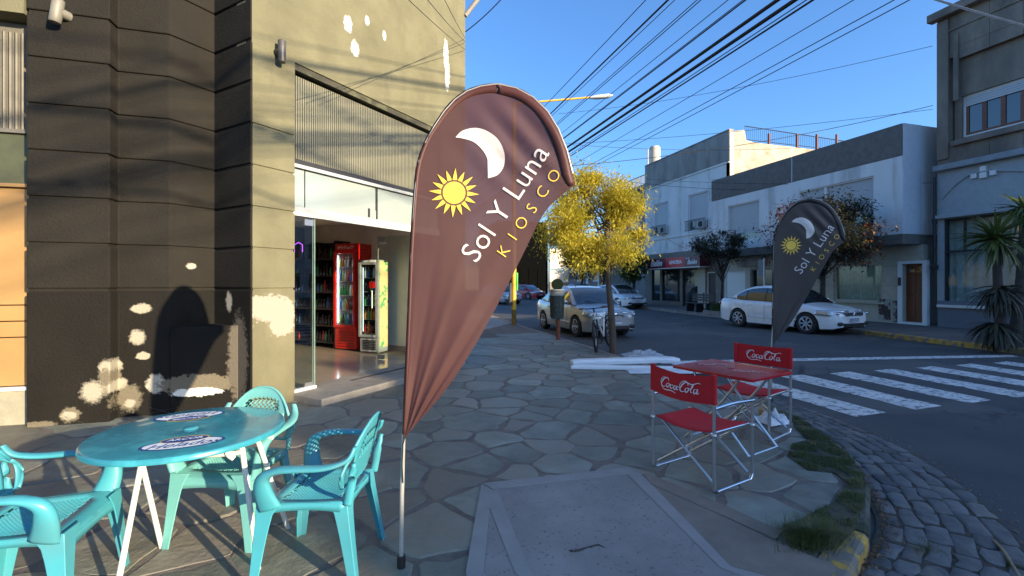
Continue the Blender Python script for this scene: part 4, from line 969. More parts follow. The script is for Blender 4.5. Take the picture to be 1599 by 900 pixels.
crumple('plastic_sheet', 'white plastic wrapping trailing off the right ends of the foam planks', 'plastic sheet', ng(1085, 572) + Vector((0, 0, .015)), .30, .3, .08, M['bag'], 14, -A + .4)
# shopping bag by the far red chair
crumple('paper_bag', 'white bag with a tan bundle on the ground behind the red table', 'bag', ng(1206, 662) + Vector((0, 0, .015)), .14, .12, .16, M['bag'], 21)
b = MB(); b.sphere(ng(1193, 652) + Vector((0, 0, .07)), (.06, .05, .075), 12, 8)
for i, v in enumerate(b.v): v = Vector(v); k = noise.noise(v * 22) * .018; b.v[i] = tuple(v + Vector((k, k, k)))
tag(b.build('bread_bundle', mat('tan_bundle', (.42, .3, .16), .8, var=.3, bump=.4), None, 60), 'small tan bundle leaning against the white bag', 'bundle')
# cleaning bucket-like white box behind table
# litter bin on a post
bc = ng(872, 531); bn = thing('litter_bin', 'green mesh litter bin with pale rim on a rusty post at the kerb', 'bin', bc, -A)
M['binmesh'] = mat('bin_mesh', (.06, .085, .075), .6, .2, var=.4, scale=30, c2=(.16, .2, .19), c2s=40, c2r=(.5, .55))
b = MB(); b.tube([(0, 0, 0), (0, 0, .64)], .055, 10); b.build('post', mat('rusty_post', (.22, .07, .035), .8, var=.3), bn, 50)
b = MB(); b.tube([(-.03, -.02, .56), (-.03, -.02, .6), (-.03, -.02, 1.17)], [.15, .17, .185], 24); b.build('bin_body', M['binmesh'], bn, 50)
for k in range(24): b = MB(); a_ = 6.283 * k / 24; b.tube([(-.03 + .172 * math.cos(a_), -.02 + .172 * math.sin(a_), .6), (-.03 + .187 * math.cos(a_), -.02 + .187 * math.sin(a_), 1.17)], .006, 4); b.build('bar', M['darkm'], bn)
b = MB(); b.tube([(-.03, -.02, 1.17), (-.03, -.02, 1.28)], [.19, .2], 24); b.tube([(-.03, -.02, 1.30), (-.03, -.02, 1.33)], [.2, .19], 24); b.build('rim', mat('pale_rim', (.42, .42, .4), .6), bn, 50)
b = MB(); b.tube([(-.03, -.02, 1.28), (-.03, -.02, 1.30)], .18, 24); b.build('slot', M['blackp'], bn)
b = MB(); b.tube([(-.02, -.01, 1.46), (-.02, .03, 1.46)], .155, 28); b.build('lid', mat('dark_green_lid', (.010, .018, .013), .9, bump=.6, bscale=60, spec=.05), bn, 40)
b = MB(); b.tube([(.03, .02, .6), (.03, .02, 1.4)], .02, 8); b.build('stem', M['darkm'], bn)
# yellow lamp post with long arm
lc = ng(803, 508); lp = thing('street_lamp', 'tall yellow street lamp post with long thin arm over the roadway', 'street lamp', lc, 0)
M['yel'] = mat('yellow_paint', (.72, .42, .04), .5, var=.12, scale=5)
b = MB(); b.tube([(0, 0, 0), (0, 0, .55)], .085, 12); b.build('shaded_pole_foot', mat('shaded_yellow', (.25, .15, .03), .8, var=.3), lp, 50)  # darker yellow paints in the shade on the lowest part of the pole
b = MB(); b.tube([(0, 0, .55), (0, 0, 2.2), (0, 0, 7.9)], [.085, .085, .06], 12); b.build('pole', M['yel'], lp, 50)
rx_, ry_ = CA, -SA
b = MB(); b.tube(catmull([(0, 0, 7.85), (1.5 * rx_, 1.5 * ry_, 7.98), (3.3 * rx_, 3.3 * ry_, 8.13)], 5), .035, 10); b.build('arm', M['yel'], lp, 50)
b = MB(); b.tube([(2.7 * rx_, 2.7 * ry_, 8.07), (2.95 * rx_, 2.95 * ry_, 8.09), (3.35 * rx_, 3.35 * ry_, 8.13), (3.5 * rx_, 3.5 * ry_, 8.15)], [.06, .13, .13, .05], 12, ry=[.04, .07, .07, .03]); b.build('lamp_head', M['whitealu'], lp, 50)
b = MB(); b.box((.10, -.02, 1.55), (.05, .14, .62)); b.build('green_panel', mat('green_reflector', (.05, .5, .08), .5), lp)
b = MB(); b.box((-.13, -.02, 1.1), (.1, .12, .8)); b.build('meter_box', M['darkm'], lp, bevel=.01)
# bicycle, leaning on the tree
M['bikew'] = mat('bike_white', (.74, .74, .74), .35); 
fwp = ng(932, 551); rwp = ng(961, 547.5)
bdir = Vector(w2(.47, .88)).normalized(); bk = thing('bicycle', 'white and black mountain bike leaning on the yellow tree', 'bicycle', (fwp.x, fwp.y, .1), math.atan2(bdir.y, bdir.x))
bk.rotation_euler = (R(-6), 0, math.atan2(bdir.y, bdir.x))
def wheel_b(x, turn):
    t = bpy.data.objects.new('wheel', None); COL.objects.link(t); t.parent = bk; t.location = (x, 0, .335); t.rotation_euler = (0, 0, turn)
    b = MB(); n_ = 40
    def tor(R0, r, mt, nm, k=8):
        b = MB(); rings = [[Vector(((R0 + r * math.cos(6.2832 * j / k)) * math.cos(6.2832 * i / n_), r * math.sin(6.2832 * j / k), (R0 + r * math.cos(6.2832 * j / k)) * math.sin(6.2832 * i / n_))) for j in range(k)] for i in range(n_ + 1)]
        b.loft(rings, 0, False); b.build(nm, mt, t, 'all')
    tor(.31, .025, M['rubber'], 'tyre'); tor(.283, .012, M['blackp'], 'rim')
    b = MB()
    for i in range(28): a = 6.2832 * i / 28; s_ = .02 * (1 if i % 2 else -1); b.tube([(.02 * math.cos(a + .6), s_, .02 * math.sin(a + .6)), (.28 * math.cos(a), 0, .28 * math.sin(a))], .0014, 3)
    b.build('spokes', M['metal'], t); b = MB(); b.tube([(0, -.05, 0), (0, .05, 0)], .018, 10); b.build('hub', M['blackp'], t, 40)
    b = MB(); b.tube([(0, .03, 0), (0, .033, 0)], .08, 20); b.build('brake_disc', M['metal'], t)
wheel_b(0, R(14)); wheel_b(1.06, 0)
FH = (.13, 0, .78); BB_ = (.62, 0, .30); ST = (.78, 0, .72)
tube_part('frame_tube', [(.15, 0, .74), BB_], .024, M['bikew'], bk); tube_part('frame_tube', [(.14, 0, .80), ST], .019, M['bikew'], bk)
tube_part('frame_tube', [BB_, (.80, 0, .78)], .018, M['bikew'], bk); tube_part('head_tube', [(.155, 0, .70), (.12, 0, .86)], .024, M['bikew'], bk)
for y in (-.05, .05):
    tube_part('fork_leg', [(.0, y * 1.1, .335), (.09, y, .62), (.14, y * .5, .70)], .017, M['blackp'], bk)
    tube_part('stay', [(1.06, y, .335), (.64, y * .5, .30)], .011, M['blackp'], bk); tube_part('stay', [(1.06, y, .335), (.78, y * .4, .72)], .010, M['blackp'], bk)
tube_part('seat_post', [(.79, 0, .74), (.82, 0, .92)], .013, M['metal'], bk)
b = MB(); b.tube([(.68, 0, .95), (.76, 0, .955), (.88, 0, .95), (.94, 0, .955)], [.015, .03, .065, .05], 12, ry=[.012, .02, .025, .02]); b.build('saddle', M['blackp'], bk, 50)
tube_part('stem', [(.12, 0, .86), (.10, 0, .93), (.05, 0, .95)], .016, M['blackp'], bk)
tube_part('handlebar', [(.10, -.32, .96), (.06, -.12, .95), (.05, 0, .95), (.06, .12, .95), (.10, .32, .96)], .012, M['blackp'], bk)
for y in (-1, 1): tube_part('grip', [(.105, y * .33, .96), (.085, y * .22, .957)], .017, mat('brown_grip', (.2, .07, .04), .7), bk); tube_part('brake_lever', [(.06, y * .2, .95), (.02, y * .24, .93), (.02, y * .3, .925)], .006, M['metal'], bk)
b = MB(); b.tube([(.62, .045, .30), (.62, .05, .30)], .09, 24); b.build('chainring', M['darkm'], bk, 40)
tube_part('crank', [(.62, .06, .30), (.66, .07, .14)], .009, M['darkm'], bk); tube_part('crank', [(.62, -.06, .30), (.58, -.07, .46)], .009, M['darkm'], bk)
for q in ((.66, .11, .14), (.58, -.11, .46)): b = MB(); b.box(q, (.09, .08, .02)); b.build('pedal', M['blackp'], bk, bevel=.004)
tube_part('mudguard', [(.75, 0, .62), (.95, 0, .73), (1.2, 0, .74)], .02, M['blackp'], bk)
# ---- grass, soil and dead leaves along the near kerb
M['grass'] = leafmat('grass_blades', [(.065, .085, .026), (.10, .125, .04), (.28, .24, .12)], .3, 5)
M['soil'] = mat('mossy_soil', (.045, .048, .028), .95, var=.4, scale=12, bump=1, bscale=60, c2=(.09, .075, .05), c2s=6)
gpx = [(1240, 652), (1262, 664), (1290, 685), (1324, 712), (1348, 745), (1351, 790), (1330, 838), (1300, 862), (1262, 862), (1228, 848), (1222, 826), (1258, 812), (1300, 790), (1328, 762), (1305, 742), (1262, 738), (1230, 716), (1238, 696), (1262, 690), (1240, 668)]
GPOLY = [tuple(ng(*p).xy) for p in gpx]
b = MB(); b.prism(GPOLY, .09, .1195); b.build('soil_patch', M['soil'], sidewalk)
gb = MB(); rg = random.Random(5)
def blade(b, p, h, lean, w_, az):
    d = Vector((math.cos(az), math.sin(az), 0)); s_ = Vector((-d.y, d.x, 0)) * w_
    m1 = p + d * lean * .35 + Vector((0, 0, h * .6)); tip = p + d * lean + Vector((0, 0, h * (.95 if lean < h else .6)))
    b.add([p - s_, p + s_, m1 + s_ * .7, m1 - s_ * .7, tip], [(0, 1, 2, 3), (3, 2, 4)])
xs = [p[0] for p in GPOLY]; ys = [p[1] for p in GPOLY]; cnt = 0
while cnt < 20000:
    x, y = rg.uniform(min(xs), max(xs)), rg.uniform(min(ys), max(ys))
    if not inpoly((x, y), GPOLY): continue
    cnt += 1; dn = noise.noise(Vector((x * 6, y * 6, 0)))
    if dn < -.16: continue
    blade(gb, Vector((x, y, .115)), rg.uniform(.010, .030) * (1 + dn), rg.uniform(.005, .04), .0019, rg.uniform(0, 6.28))
gb.build('kerb_grass', M['grass'])
gk = [o for o in COL.objects if o.name == 'kerb_grass'][0]; tag(gk, 'short weedy grass growing in the joint behind the curved kerb', 'grass', None, 'stuff')
tc = ng(1268, 850)
gb = MB()
for i in range(1500):
    a_ = rg.uniform(0, 6.28); r_ = abs(rg.gauss(0, .07)); p = tc + Vector((math.cos(a_) * r_ * 1.5, math.sin(a_) * r_ * .9, .01))
    blade(gb, p, rg.uniform(.05, .125), rg.uniform(.02, .11), .002, a_ + rg.uniform(-.8, .8))
tag(gb.build('grass_tuft', M['grass']), 'thick long grass tuft at the kerb corner by the yellow paint', 'grass', None, 'stuff')
for (px, py, n__, s_) in ((1436, 862, 120, .04), (1452, 857, 120, .05), (1470, 866, 90, .05), (1575, 882, 160, .05), (1290, 700, 200, .06)):
    gb = MB(); c_ = gr(px, py, .012)
    for i in range(n__): a_ = rg.uniform(0, 6.28); r_ = abs(rg.gauss(0, s_)); blade(gb, c_ + Vector((math.cos(a_) * r_, math.sin(a_) * r_, 0)), rg.uniform(.01, .03), rg.uniform(0, .03), .0016, a_)
    tag(gb.build('gutter_grass', M['grass']), 'small grass tufts sprouting between the gutter cobbles', 'grass', 'grass tufts in the gutter', 'stuff')
M['deadleaf'] = leafmat('dead_leaves', [(.10, .04, .02), (.17, .08, .03), (.24, .15, .07)], .1, 30)
lb = MB()
def litter(b, p, s_):
    a_ = rg.uniform(0, 6.28); u = Vector((math.cos(a_), math.sin(a_), rg.uniform(-.4, .4))) * s_; v = Vector((-math.sin(a_), math.cos(a_), rg.uniform(-.5, .5))) * s_ * .5
    b.add([p - u, p + v, p + u, p - v + Vector((0, 0, s_ * .4))], [(0, 1, 2), (0, 2, 3)])
KI = [p for p in KC if p.y < 4.2 and p.x > 1.6]
for i in range(900):
    k = rg.randrange(len(KI) - 1); p = KI[k].lerp(KI[k + 1], rg.random()); t = (KI[k + 1] - KI[k]).normalized(); q = p + Vector((-t.y, t.x)) * (.09 + abs(rg.gauss(0, .035)))
    litter(lb, Vector((q.x, q.y, .02 + rg.uniform(0, .015))), rg.uniform(.005, .016))
for i in range(700):
    k = rg.randrange(len(outer) - 1); p = outer[k].lerp(outer[k + 1], rg.random()); q = p + Vector((rg.gauss(0, .035), rg.gauss(0, .035)))
    litter(lb, Vector((q.x, q.y, .012)), rg.uniform(.004, .012))
for i in range(160):
    q = ng(rg.uniform(900, 1090), rg.uniform(560, 700)); litter(lb, q + Vector((0, 0, .02)), rg.uniform(.004, .009))
tag(lb.build('dead_leaves', M['deadleaf']), 'brown dead leaves and grit lying in the gutter beside the kerb', 'leaves', None, 'stuff')
pb = MB()
for i in range(500):
    k = rg.randrange(len(outer) - 1); p = outer[k].lerp(outer[k + 1], rg.random()) + Vector((rg.gauss(0, .12), rg.gauss(0, .12))); s_ = rg.uniform(.003, .012); pb.box((p.x, p.y, .006), (s_, s_ * .8, s_ * .7), rg.uniform(0, 3))
tag(pb.build('gravel', M['kerb']), 'loose grit and pebbles along the edge of the asphalt', 'gravel', None, 'stuff')
b = MB(); p0, p1 = gr(1553, 845, .02), gr(1592, 900, .02); b.tube(catmull([p0, p0.lerp(p1, .4) + Vector((.01, 0, .01)), p1, p1 + (p1 - p0) * .4], 5), .008, 8)
tag(b.build('pipe_stub', mat('tan_stick', (.3, .23, .14), .7), None, 50), 'thin tan stick lying at the asphalt edge', 'stick')
# ================================================================== CARS
M['carglass'] = mat('car_glass', (.02, .026, .03), .04, spec=.9, coat=1)
M['lampglass'] = mat('headlamp', (.42, .46, .5), .08, .4, coat=1)
M['tail'] = mat('tail_lamp', (.4, .01, .01), .15, coat=1)
M['rim'] = mat('alloy_rim', (.55, .56, .58), .3, .7)
def paint(name, c, metal=0): return mat(name, c, .32, metal, var=.03, coat=1, c2=tuple(x * .86 for x in c), c2s=3)
def car(name, label, loc, rz, P, pm, group='cars parked along the street', det=2):
    L, W = P['L'], P['W']; hw = W / 2; t = thing(name, label, 'car', loc, rz, group)
    yf, yr = -L / 2, L / 2; wf, wr = yf + P['fo'], yr - P['ro']; wr_ = P.get('wr', .315)
    N_ = 64; ys = sorted(set([yf + L * i / N_ for i in range(N_ + 1)] + [w_ + s_ * (wr_ + .045) for w_ in (wf, wr) for s_ in (-1, 1)] + [yf + q for q in (.008, .02, .04, .06, .09, .12)]))
    def hwid(y):
        f = interp([(0, .56), (.003, .66), (.009, .74), (.02, .81), (.045, .88), (.08, .925), (.13, .955), (.22, .985), (.4, 1), (.7, 1), (.88, .96), (.95, .9), (.985, .82), (1, .72)], (y - yf) / L); return hw * f
    def ztop(y): return interp(P['belt'], (y - yf) / L)
    def zroof(y): return interp(P['roof'], (y - yf) / L)
    def zbot(y):
        z = interp([(0, .27), (.03, .2), (.1, .17), (.9, .19), (.97, .24), (1, .32)], (y - yf) / L)
        for w_ in (wf, wr):
            d = abs(y - w_); r = wr_ + .05
            if d < r: z = max(z, wr_ + math.sqrt(max(0, r * r - d * d)) * .98)
        return z
    b = MB(); rings = []
    for y in ys:
        w_, zt, zb_ = hwid(y), ztop(y), zbot(y); hgt = zt - zb_
        h0 = interp([(0, .27), (.03, .2), (.1, .17), (.9, .19), (.97, .24), (1, .32)], (y - yf) / L); zm = max(zb_ + .01, lerp(h0, zt, .45)); zs = max(zm + .01, lerp(h0, zt, .78)); 
        half = [(w_ * .93, zb_), (w_ * .985, zb_ + .02), (w_ * 1.0, zm), (w_ * .985, zs), (w_ * .955, lerp(zs, zt, .6)), (w_ * .90, lerp(zs, zt, .93)), (w_ * .80, zt + .006), (w_ * .4, zt + .028), (0, zt + .035)]
        ring = [Vector((x, y, z)) for x, z in half] + [Vector((-x, y, z)) for x, z in reversed(half[:-1])]
        rings.append(ring)
    b.loft(rings, 0, True, False)
    n_ = len(rings[0])
    b.add(rings[0], [tuple(range(n_))]); b.add(rings[-1], [tuple(range(n_))])
    b.build('body', pm, t, 38)
    u = MB(); u.bb(-hw * .80, hw * .80, yf + .45, yr - .45, .16, .62); u.build('underbody', M['blackp'], t)
    # greenhouse
    fr = [p[0] for p in P['roof']]; g0, g1 = yf + fr[0] * L, yf + fr[-1] * L; ws = yf + P['ws'] * L; rs_ = yf + P['rs'] * L
    yb = [yf + L * q for q in P['pill']]
    n2 = 48; gy = sorted(set([g0 + (g1 - g0) * i / n2 for i in range(n2 + 1)] + [ws, rs_] + [q + s_ * .025 for q in yb for s_ in (-1, 1)]))
    parts = {k: MB() for k in ('roof', 'windscreen', 'rear_window', 'side_window', 'window_trim', 'pillar')}
    def gsec(y, sx):
        zt = ztop(y) + .004; zr = max(zroof(y), zt + .002); wb = hwid(y) * .93; k = (zr - zt) / .55; wt = lerp(wb, hw * .70, min(1, max(0, k)) * .92)
        band = min(.045, (zr - zt) * .4)
        def p(f): return Vector((sx * (lerp(wb, wt, f) + .03 * math.sin(math.pi * f)), y, lerp(zt, zr - .02 * min(1, k * 3), f)))
        f1 = 1 - band / max(.05, zr - zt)
        return [p(0), p(f1 * .5), p(f1), p(1), Vector((sx * wt * .9, y, zr + .012 * min(1, k * 3))), Vector((sx * wt * .45, y, zr + .03 * min(1, k * 3))), Vector((0, y, zr + .036 * min(1, k * 3)))]
    for i in range(len(gy) - 1):
        y0, y1 = gy[i], gy[i + 1]; ym = (y0 + y1) / 2
        for sx in (-1, 1):
            A_, B_ = gsec(y0, sx), gsec(y1, sx)
            for k in range(6):
                q = [A_[k], B_[k], B_[k + 1], A_[k + 1]]
                if k < 2:
                    lo, hi = P['glass']
                    yy = (ym - yf) / L
                    if any(abs(ym - y_) < .03 for y_ in yb): w_ = 'window_trim'
                    elif lo < yy < hi: w_ = 'side_window'
                    else: w_ = 'pillar'
                elif k == 2: w_ = 'pillar'
                elif k == 3: w_ = 'pillar' if True else 'roof'
                else: w_ = 'windscreen' if ym < ws else ('rear_window' if ym > rs_ else 'roof')
                parts[w_].add(q, [(0, 1, 2, 3)])
    for k, v in parts.items():
        if v.v:
            if k in ('side_window',):
                for sx in (-1, 1):
                    s_ = MB()
                    for i, fc in enumerate(v.f):
                        q = [v.v[j] for j in fc]
                        if q[0][0] * sx > 0: s_.add(q, [(0, 1, 2, 3)])
                    s_.build('side_window', M['carglass'], t, 'all', weld=True)
            else: v.build(k, pm if k in ('roof', 'pillar') else (M['blackp'] if k == 'window_trim' else M['carglass']), t, 40, weld=True)
    # wheels
    for sx in (-1, 1):
        for y in (wf, wr):
            e = bpy.data.objects.new('wheel', None); COL.objects.link(e); e.parent = t; e.location = (sx * (hw - .115), y, wr_ - .0); e.scale = (sx, 1, 1)
            key = 'wh%d' % int(wr_ * 1000)
            if key not in tw:
                def ringx(x, r, n=32): return [Vector((x, r * math.cos(6.2832 * i / n), r * math.sin(6.2832 * i / n))) for i in range(n)]
                b1 = MB(); b1.loft([ringx(-.1, wr_ * .66), ringx(-.1, wr_ * .93), ringx(-.075, wr_), ringx(.075, wr_), ringx(.1, wr_ * .94), ringx(.105, wr_ * .78), ringx(.095, wr_ * .66)], 0, False)
                b2 = MB(); b2.loft([ringx(.1, wr_ * .68), ringx(.106, wr_ * .64), ringx(.06, wr_ * .60)], 0, False)
                b3 = MB(); b3.loft([ringx(.02, wr_ * .64), ringx(.021, .01)], 0, False)
                b4 = MB()
                for k in range(P.get('sp', 7)):
                    a_ = 6.2832 * k / P.get('sp', 7)
                    for da in (-.13, .13):
                        c1_, s1_ = math.cos(a_), math.sin(a_); c2_, s2_ = math.cos(a_ + da * 1.2), math.sin(a_ + da * 1.2)
                        b4.tube([(.085, .03 * c1_, .03 * s1_), (.098, wr_ * .4 * math.cos(a_ + da * .5), wr_ * .4 * math.sin(a_ + da * .5)), (.09, wr_ * .63 * c2_, wr_ * .63 * s2_)], [.022, .013, .014], 6)
                b4.tube([(.06, 0, 0), (.108, 0, 0)], .04, 14)
                tw[key] = [b1.mesh('tyre', M['rubber'], 40), b2.mesh('rim', M['rim'], 40), b3.mesh('wheel_well', M['blackp']), b4.mesh('spokes', M['rim'], 50)]
            for me, nm in zip(tw[key], ('tyre', 'rim', 'brake_drum', 'spokes')):
                o = bpy.data.objects.new(nm, me); COL.objects.link(o); o.parent = e
    # body surface point helper for details
    def surf(y, f):                                   # f 0..1 height fraction along the side
        w_, zt = hwid(y), ztop(y); return Vector((w_, y, lerp(.25, zt, f)))
    # front
    zt0 = P['belt'][0][1]
    for sx in (-1, 1):
        s_ = MB(); hl = P['hl']
        def fnl(u, v):
            y = yf + .02 + (hl['len']) * u; w_ = hwid(y); z = lerp(hl['z'] + .03 * u, hl['z'] + hl['h'] * (1 - .55 * u) + .09 * u, v); wv = w_ * (1.0 - .0 * v) - .035 * v * v * (1) + .008
            # wrap onto the nose for small u
            k = max(0, 1 - u * 3.2); x = wv - k * hl['in']; yy = y - .012 - .02 * k * (1 - v)
            return Vector((sx * x, yy, z))
        s_.grid(fnl, 12, 4); o = s_.build('headlight', M['lampglass'], t, 'all'); md = o.modifiers.new('s', 'SOLIDIFY'); md.thickness = .02; md.offset = 0
        s_ = MB(); yy = yf + .10; s_.sphere((sx * (hwid(yy) - .07), yy - .045, hl['z'] + hl['h'] * .45), (.05, .06, .045), 10, 6); s_.build('lamp_reflector', M['chrome'], t, 'all')
        s_ = MB(); y2 = yr - .06; s_.sphere((sx * (hwid(y2) - .06), y2 - .02, ztop(y2) - .13), (.1, .1, .09), 12, 8); s_.build('tail_light', M['tail'], t, 'all')
        s_ = MB(); yy = yf + .07; s_.sphere((sx * (hwid(yy) - .13), yf + .03, .36), (.13, .05, .065), 14, 8); s_.build('fog_light', M['blackp'], t, 40)
        s_ = MB(); s_.sphere((sx * (hwid(yy) - .14), yf - .004, .36), (.026, .012, .026), 10, 6); s_.build('fog_bulb', M['lampglass'], t, 'all')
        ym = ws - (ws - g0) * .55; s_ = MB(); s_.sphere((sx * (hw + .07), ym, ztop(ym) + .07), (.10, .055, .065), 12, 8); s_.tube([(sx * (hw - .06), ym + .03, ztop(ym) + .01), (sx * (hw + .03), ym + .01, ztop(ym) + .04)], .018, 6); s_.build('mirror', pm, t, 50)
        for q in P['doors'][:-1]:
            yq = yf + L * q; s_ = MB(); w_ = hwid(yq)
            pts_ = [Vector((sx * (hwid(yq) * 1.0 + .001), yq, z)) for z in (.28, .5)] + [Vector((sx * (w_ * .985 + .002), yq, lerp(.2, ztop(yq), .78))), Vector((sx * (w_ * .93 + .002), yq, ztop(yq) - .03))]
            s_.tube(pts_, .005, 4); s_.build('door_gap', M['blackp'], t)
        for q in P['handles']:
            yq = yf + L * q; s_ = MB(); s_.tube([(sx * (hw * .985 + .0), yq, ztop(yq) - .16), (sx * (hw * .985 + .03), yq + .02, ztop(yq) - .155), (sx * (hw * .985 + .03), yq + .15, ztop(yq) - .155), (sx * hw * .985, yq + .17, ztop(yq) - .15)], .014, 6); s_.build('door_handle', pm, t, 50)
        s_ = MB(); pp = [Vector((sx * (hwid(yf + L * f_) * 1.0 + .004), yf + L * f_, .42)) for f_ in [.27 + .05 * i for i in range(9)]]; s_.tube(pp, .012, 6); s_.build('side_moulding', pm, t, 50)
    yb_ = yf - .004
    s_ = MB(); gzz = P['gz']; gw_ = P['gw']
    s_.bb(-gw_, gw_, yb_ - .012, yb_ + .1, gzz, gzz + P['gh']); s_.build('grille', M['blackp'], t, bevel=.012)
    for k in range(2): s_ = MB(); z = gzz + P['gh'] * (k + .6) / 2.2; s_.bb(-gw_ * .98, gw_ * .98, yb_ - .022, yb_ - .005, z, z + .013); s_.build('grille_bar', M['chrome'], t, bevel=.004)
    if P.get('chev'):
        for k in (0, 1):
            s_ = MB(); z = gzz + P['gh'] * .3 + k * .05; s_.tube([(-.075, yb_ - .03, z), (0, yb_ - .036, z + .055), (.075, yb_ - .03, z)], .011, 6); s_.build('emblem', M['chrome'], t, 50)
    else:
        s_ = MB(); s_.sphere((0, yb_ - .03, gzz + P['gh'] * .5), (.06, .012, .04), 14, 8); s_.build('emblem', M['chrome'], t, 50)
    s_ = MB(); s_.bb(-hw * .55, hw * .55, yb_ - .01, yb_ + .1, .27, .38); s_.build('air_intake', M['blackp'], t, bevel=.015)
    s_ = MB(); s_.bb(-.2, .2, yb_ - .028, yb_ - .012, .42, .53); s_.build('number_plate', mat('plate', (.55, .57, .6), .4) if 'plate' not in tw else tw['plate'], t, bevel=.003)
    s_ = MB(); s_.bb(-.19, .19, yb_ - .030, yb_ - .028, .505, .525); s_.build('plate_band', M['logo_blue'], t)
    me = flattext('A K  4 6 3', .085, 0, .001); me.transform(Matrix.Translation((0, yb_ - .0305, .465)) @ Matrix.Rotation(R(90), 4, 'X')); me.materials.append(M['blackp'])
    if P is SEDAN and det > 1: o = bpy.data.objects.new('plate_lettering', me); COL.objects.link(o); o.parent = t
    for sx in (-1, 1): s_ = MB(); s_.tube([(sx * .05, g0 - .01, ztop(g0) + .05), (sx * .05 - .35, g0 + .12, ztop(g0) + .13)], .005, 4); s_.build('wiper', M['blackp'], t)
    return t
SEDAN = dict(L=4.45, W=1.78, fo=.90, ro=.99, wr=.325, belt=[(0, .62), (.015, .68), (.05, .76), (.12, .83), (.24, .93), (.3, .96), (.5, .97), (.75, 1.0), (.85, 1.04), (.96, 1.03), (.985, .98), (1, .86)],
             roof=[(.235, .93), (.30, 1.12), (.36, 1.30), (.42, 1.42), (.48, 1.475), (.56, 1.49), (.66, 1.46), (.73, 1.38), (.80, 1.22), (.86, 1.05)], ws=.43, rs=.71, pill=(.53, .70), glass=(.275, .80),
             hl=dict(z=.585, h=.19, len=.62, **{'in': .34}), gz=.60, gw=.42, gh=.10, doors=(.34, .53, .70), handles=(.46, .64), chev=1, sp=7)
COROLLA = dict(L=4.4, W=1.70, fo=.88, ro=.95, wr=.31, belt=[(0, .64), (.015, .70), (.05, .78), (.12, .85), (.24, .93), (.3, .95), (.5, .955), (.75, .98), (.85, 1.01), (.96, 1.0), (.985, .95), (1, .84)],
               roof=[(.235, .93), (.30, 1.13), (.36, 1.32), (.41, 1.42), (.48, 1.47), (.58, 1.475), (.66, 1.44), (.73, 1.34), (.79, 1.18), (.84, 1.02)], ws=.41, rs=.70, pill=(.52, .69), glass=(.27, .785),
               hl=dict(z=.62, h=.16, len=.42, **{'in': .36}), gz=.66, gw=.27, gh=.08, doors=(.33, .52, .69), handles=(.45, .63), sp=6)
HATCH = dict(L=4.26, W=1.77, fo=.93, ro=.74, wr=.32, belt=[(0, .58), (.015, .64), (.05, .74), (.12, .83), (.24, .94), (.3, .97), (.5, .99), (.8, 1.02), (.95, 1.04), (.985, .98), (1, .80)],
             roof=[(.2, .93), (.28, 1.16), (.36, 1.35), (.43, 1.45), (.5, 1.47), (.62, 1.46), (.78, 1.39), (.88, 1.26), (.95, 1.06)], ws=.42, rs=.80, pill=(.52, .72), glass=(.25, .88),
             hl=dict(z=.585, h=.18, len=.6, **{'in': .32}), gz=.62, gw=.34, gh=.08, doors=(.34, .56, .74), handles=(.49,), chev=1, sp=6)
whp = paint('white_car_paint', (.80, .81, .82)); slv = paint('silver_car_paint', (.42, .425, .42), .5)
car('parked_sedan', 'white four door sedan parked across the street behind the black flag', (13.62, 12.72, 0), R(6), SEDAN, whp)
car('parked_sedan', 'silver sedan parked at the near kerb beside the litter bin and bicycle', (6.42, 13.95, 0), R(1.5), COROLLA, slv)
car('parked_hatchback', 'white hatchback parked across the street in front of the red shop sign', (14.95, 26.9, 0), R(7), HATCH, whp)
car('parked_hatchback', 'small red car farthest down the street', (14.0, 43.5, 0), R(30), HATCH, paint('red_car_paint', (.45, .02, .025)), det=1)
car('parked_hatchback', 'silver blue hatchback half hidden behind the large flag far down the street', (9.2, 34.5, 0), R(10), HATCH, paint('bluegrey_paint', (.35, .38, .42), .3), det=1)
car('parked_sedan', 'dark blue car parked far off beyond the silver sedan', (15.4, 33.4, 0), R(6), SEDAN, paint('navy_paint', (.03, .045, .09)), det=1)

# ================================================================== HOUSES ACROSS THE STREET
def wall_open(b, X, Y0, Y1, z0, z1, ops, th=.25, m=0):
    """wall facing -X with rectangular openings; ops = (ya,yb,za,zb)"""
    ysx = sorted(set([Y0, Y1] + [v for o in ops for v in o[:2]])); zsx = sorted(set([z0, z1] + [v for o in ops for v in o[2:4]]))
    for i in range(len(ysx) - 1):
        run = None
        for j in range(len(zsx) - 1):
            ym, zm = (ysx[i] + ysx[i + 1]) / 2, (zsx[j] + zsx[j + 1]) / 2
            op = any(o[0] < ym < o[1] and o[2] < zm < o[3] for o in ops)
            if not op:
                if run is None: run = [zsx[j], zsx[j + 1]]
                else: run[1] = zsx[j + 1]
            if (op or j == len(zsx) - 2) and run: b.bb(X, X + th, ysx[i], ysx[i + 1], run[0], run[1], m); run = None
def B1_(nm, m, par, *bbs, bevel=0, smooth=False):
    b = MB()
    for q in bbs: b.bb(*q)
    return b.build(nm, m, par, smooth, bevel)
def Yp(px, X): return fy(px, X)
def rect(px0, px1, py0, py1, X, ref=None):
    """facade rectangle from four picture lines; py measured at px ref"""
    r = ref or (px0 + px1) / 2; y0, y1 = sorted((Yp(px0, X), Yp(px1, X))); return [y0, y1, fz(r, py1, X), fz(r, py0, X)]
M['h_white'] = mat('house_white', (.72, .71, .70), .85, var=.08, scale=.8, bump=.3, c2=(.40, .385, .36), c2s=1.3, c2r=(.52, .72), stretch=(1, 1, .16))
M['h_white2'] = mat('old_white_render', (.66, .655, .64), .9, var=.12, scale=.8, bump=.4, c2=(.32, .29, .26), c2s=1.4, c2r=(.56, .72), stretch=(1, 1, .3))
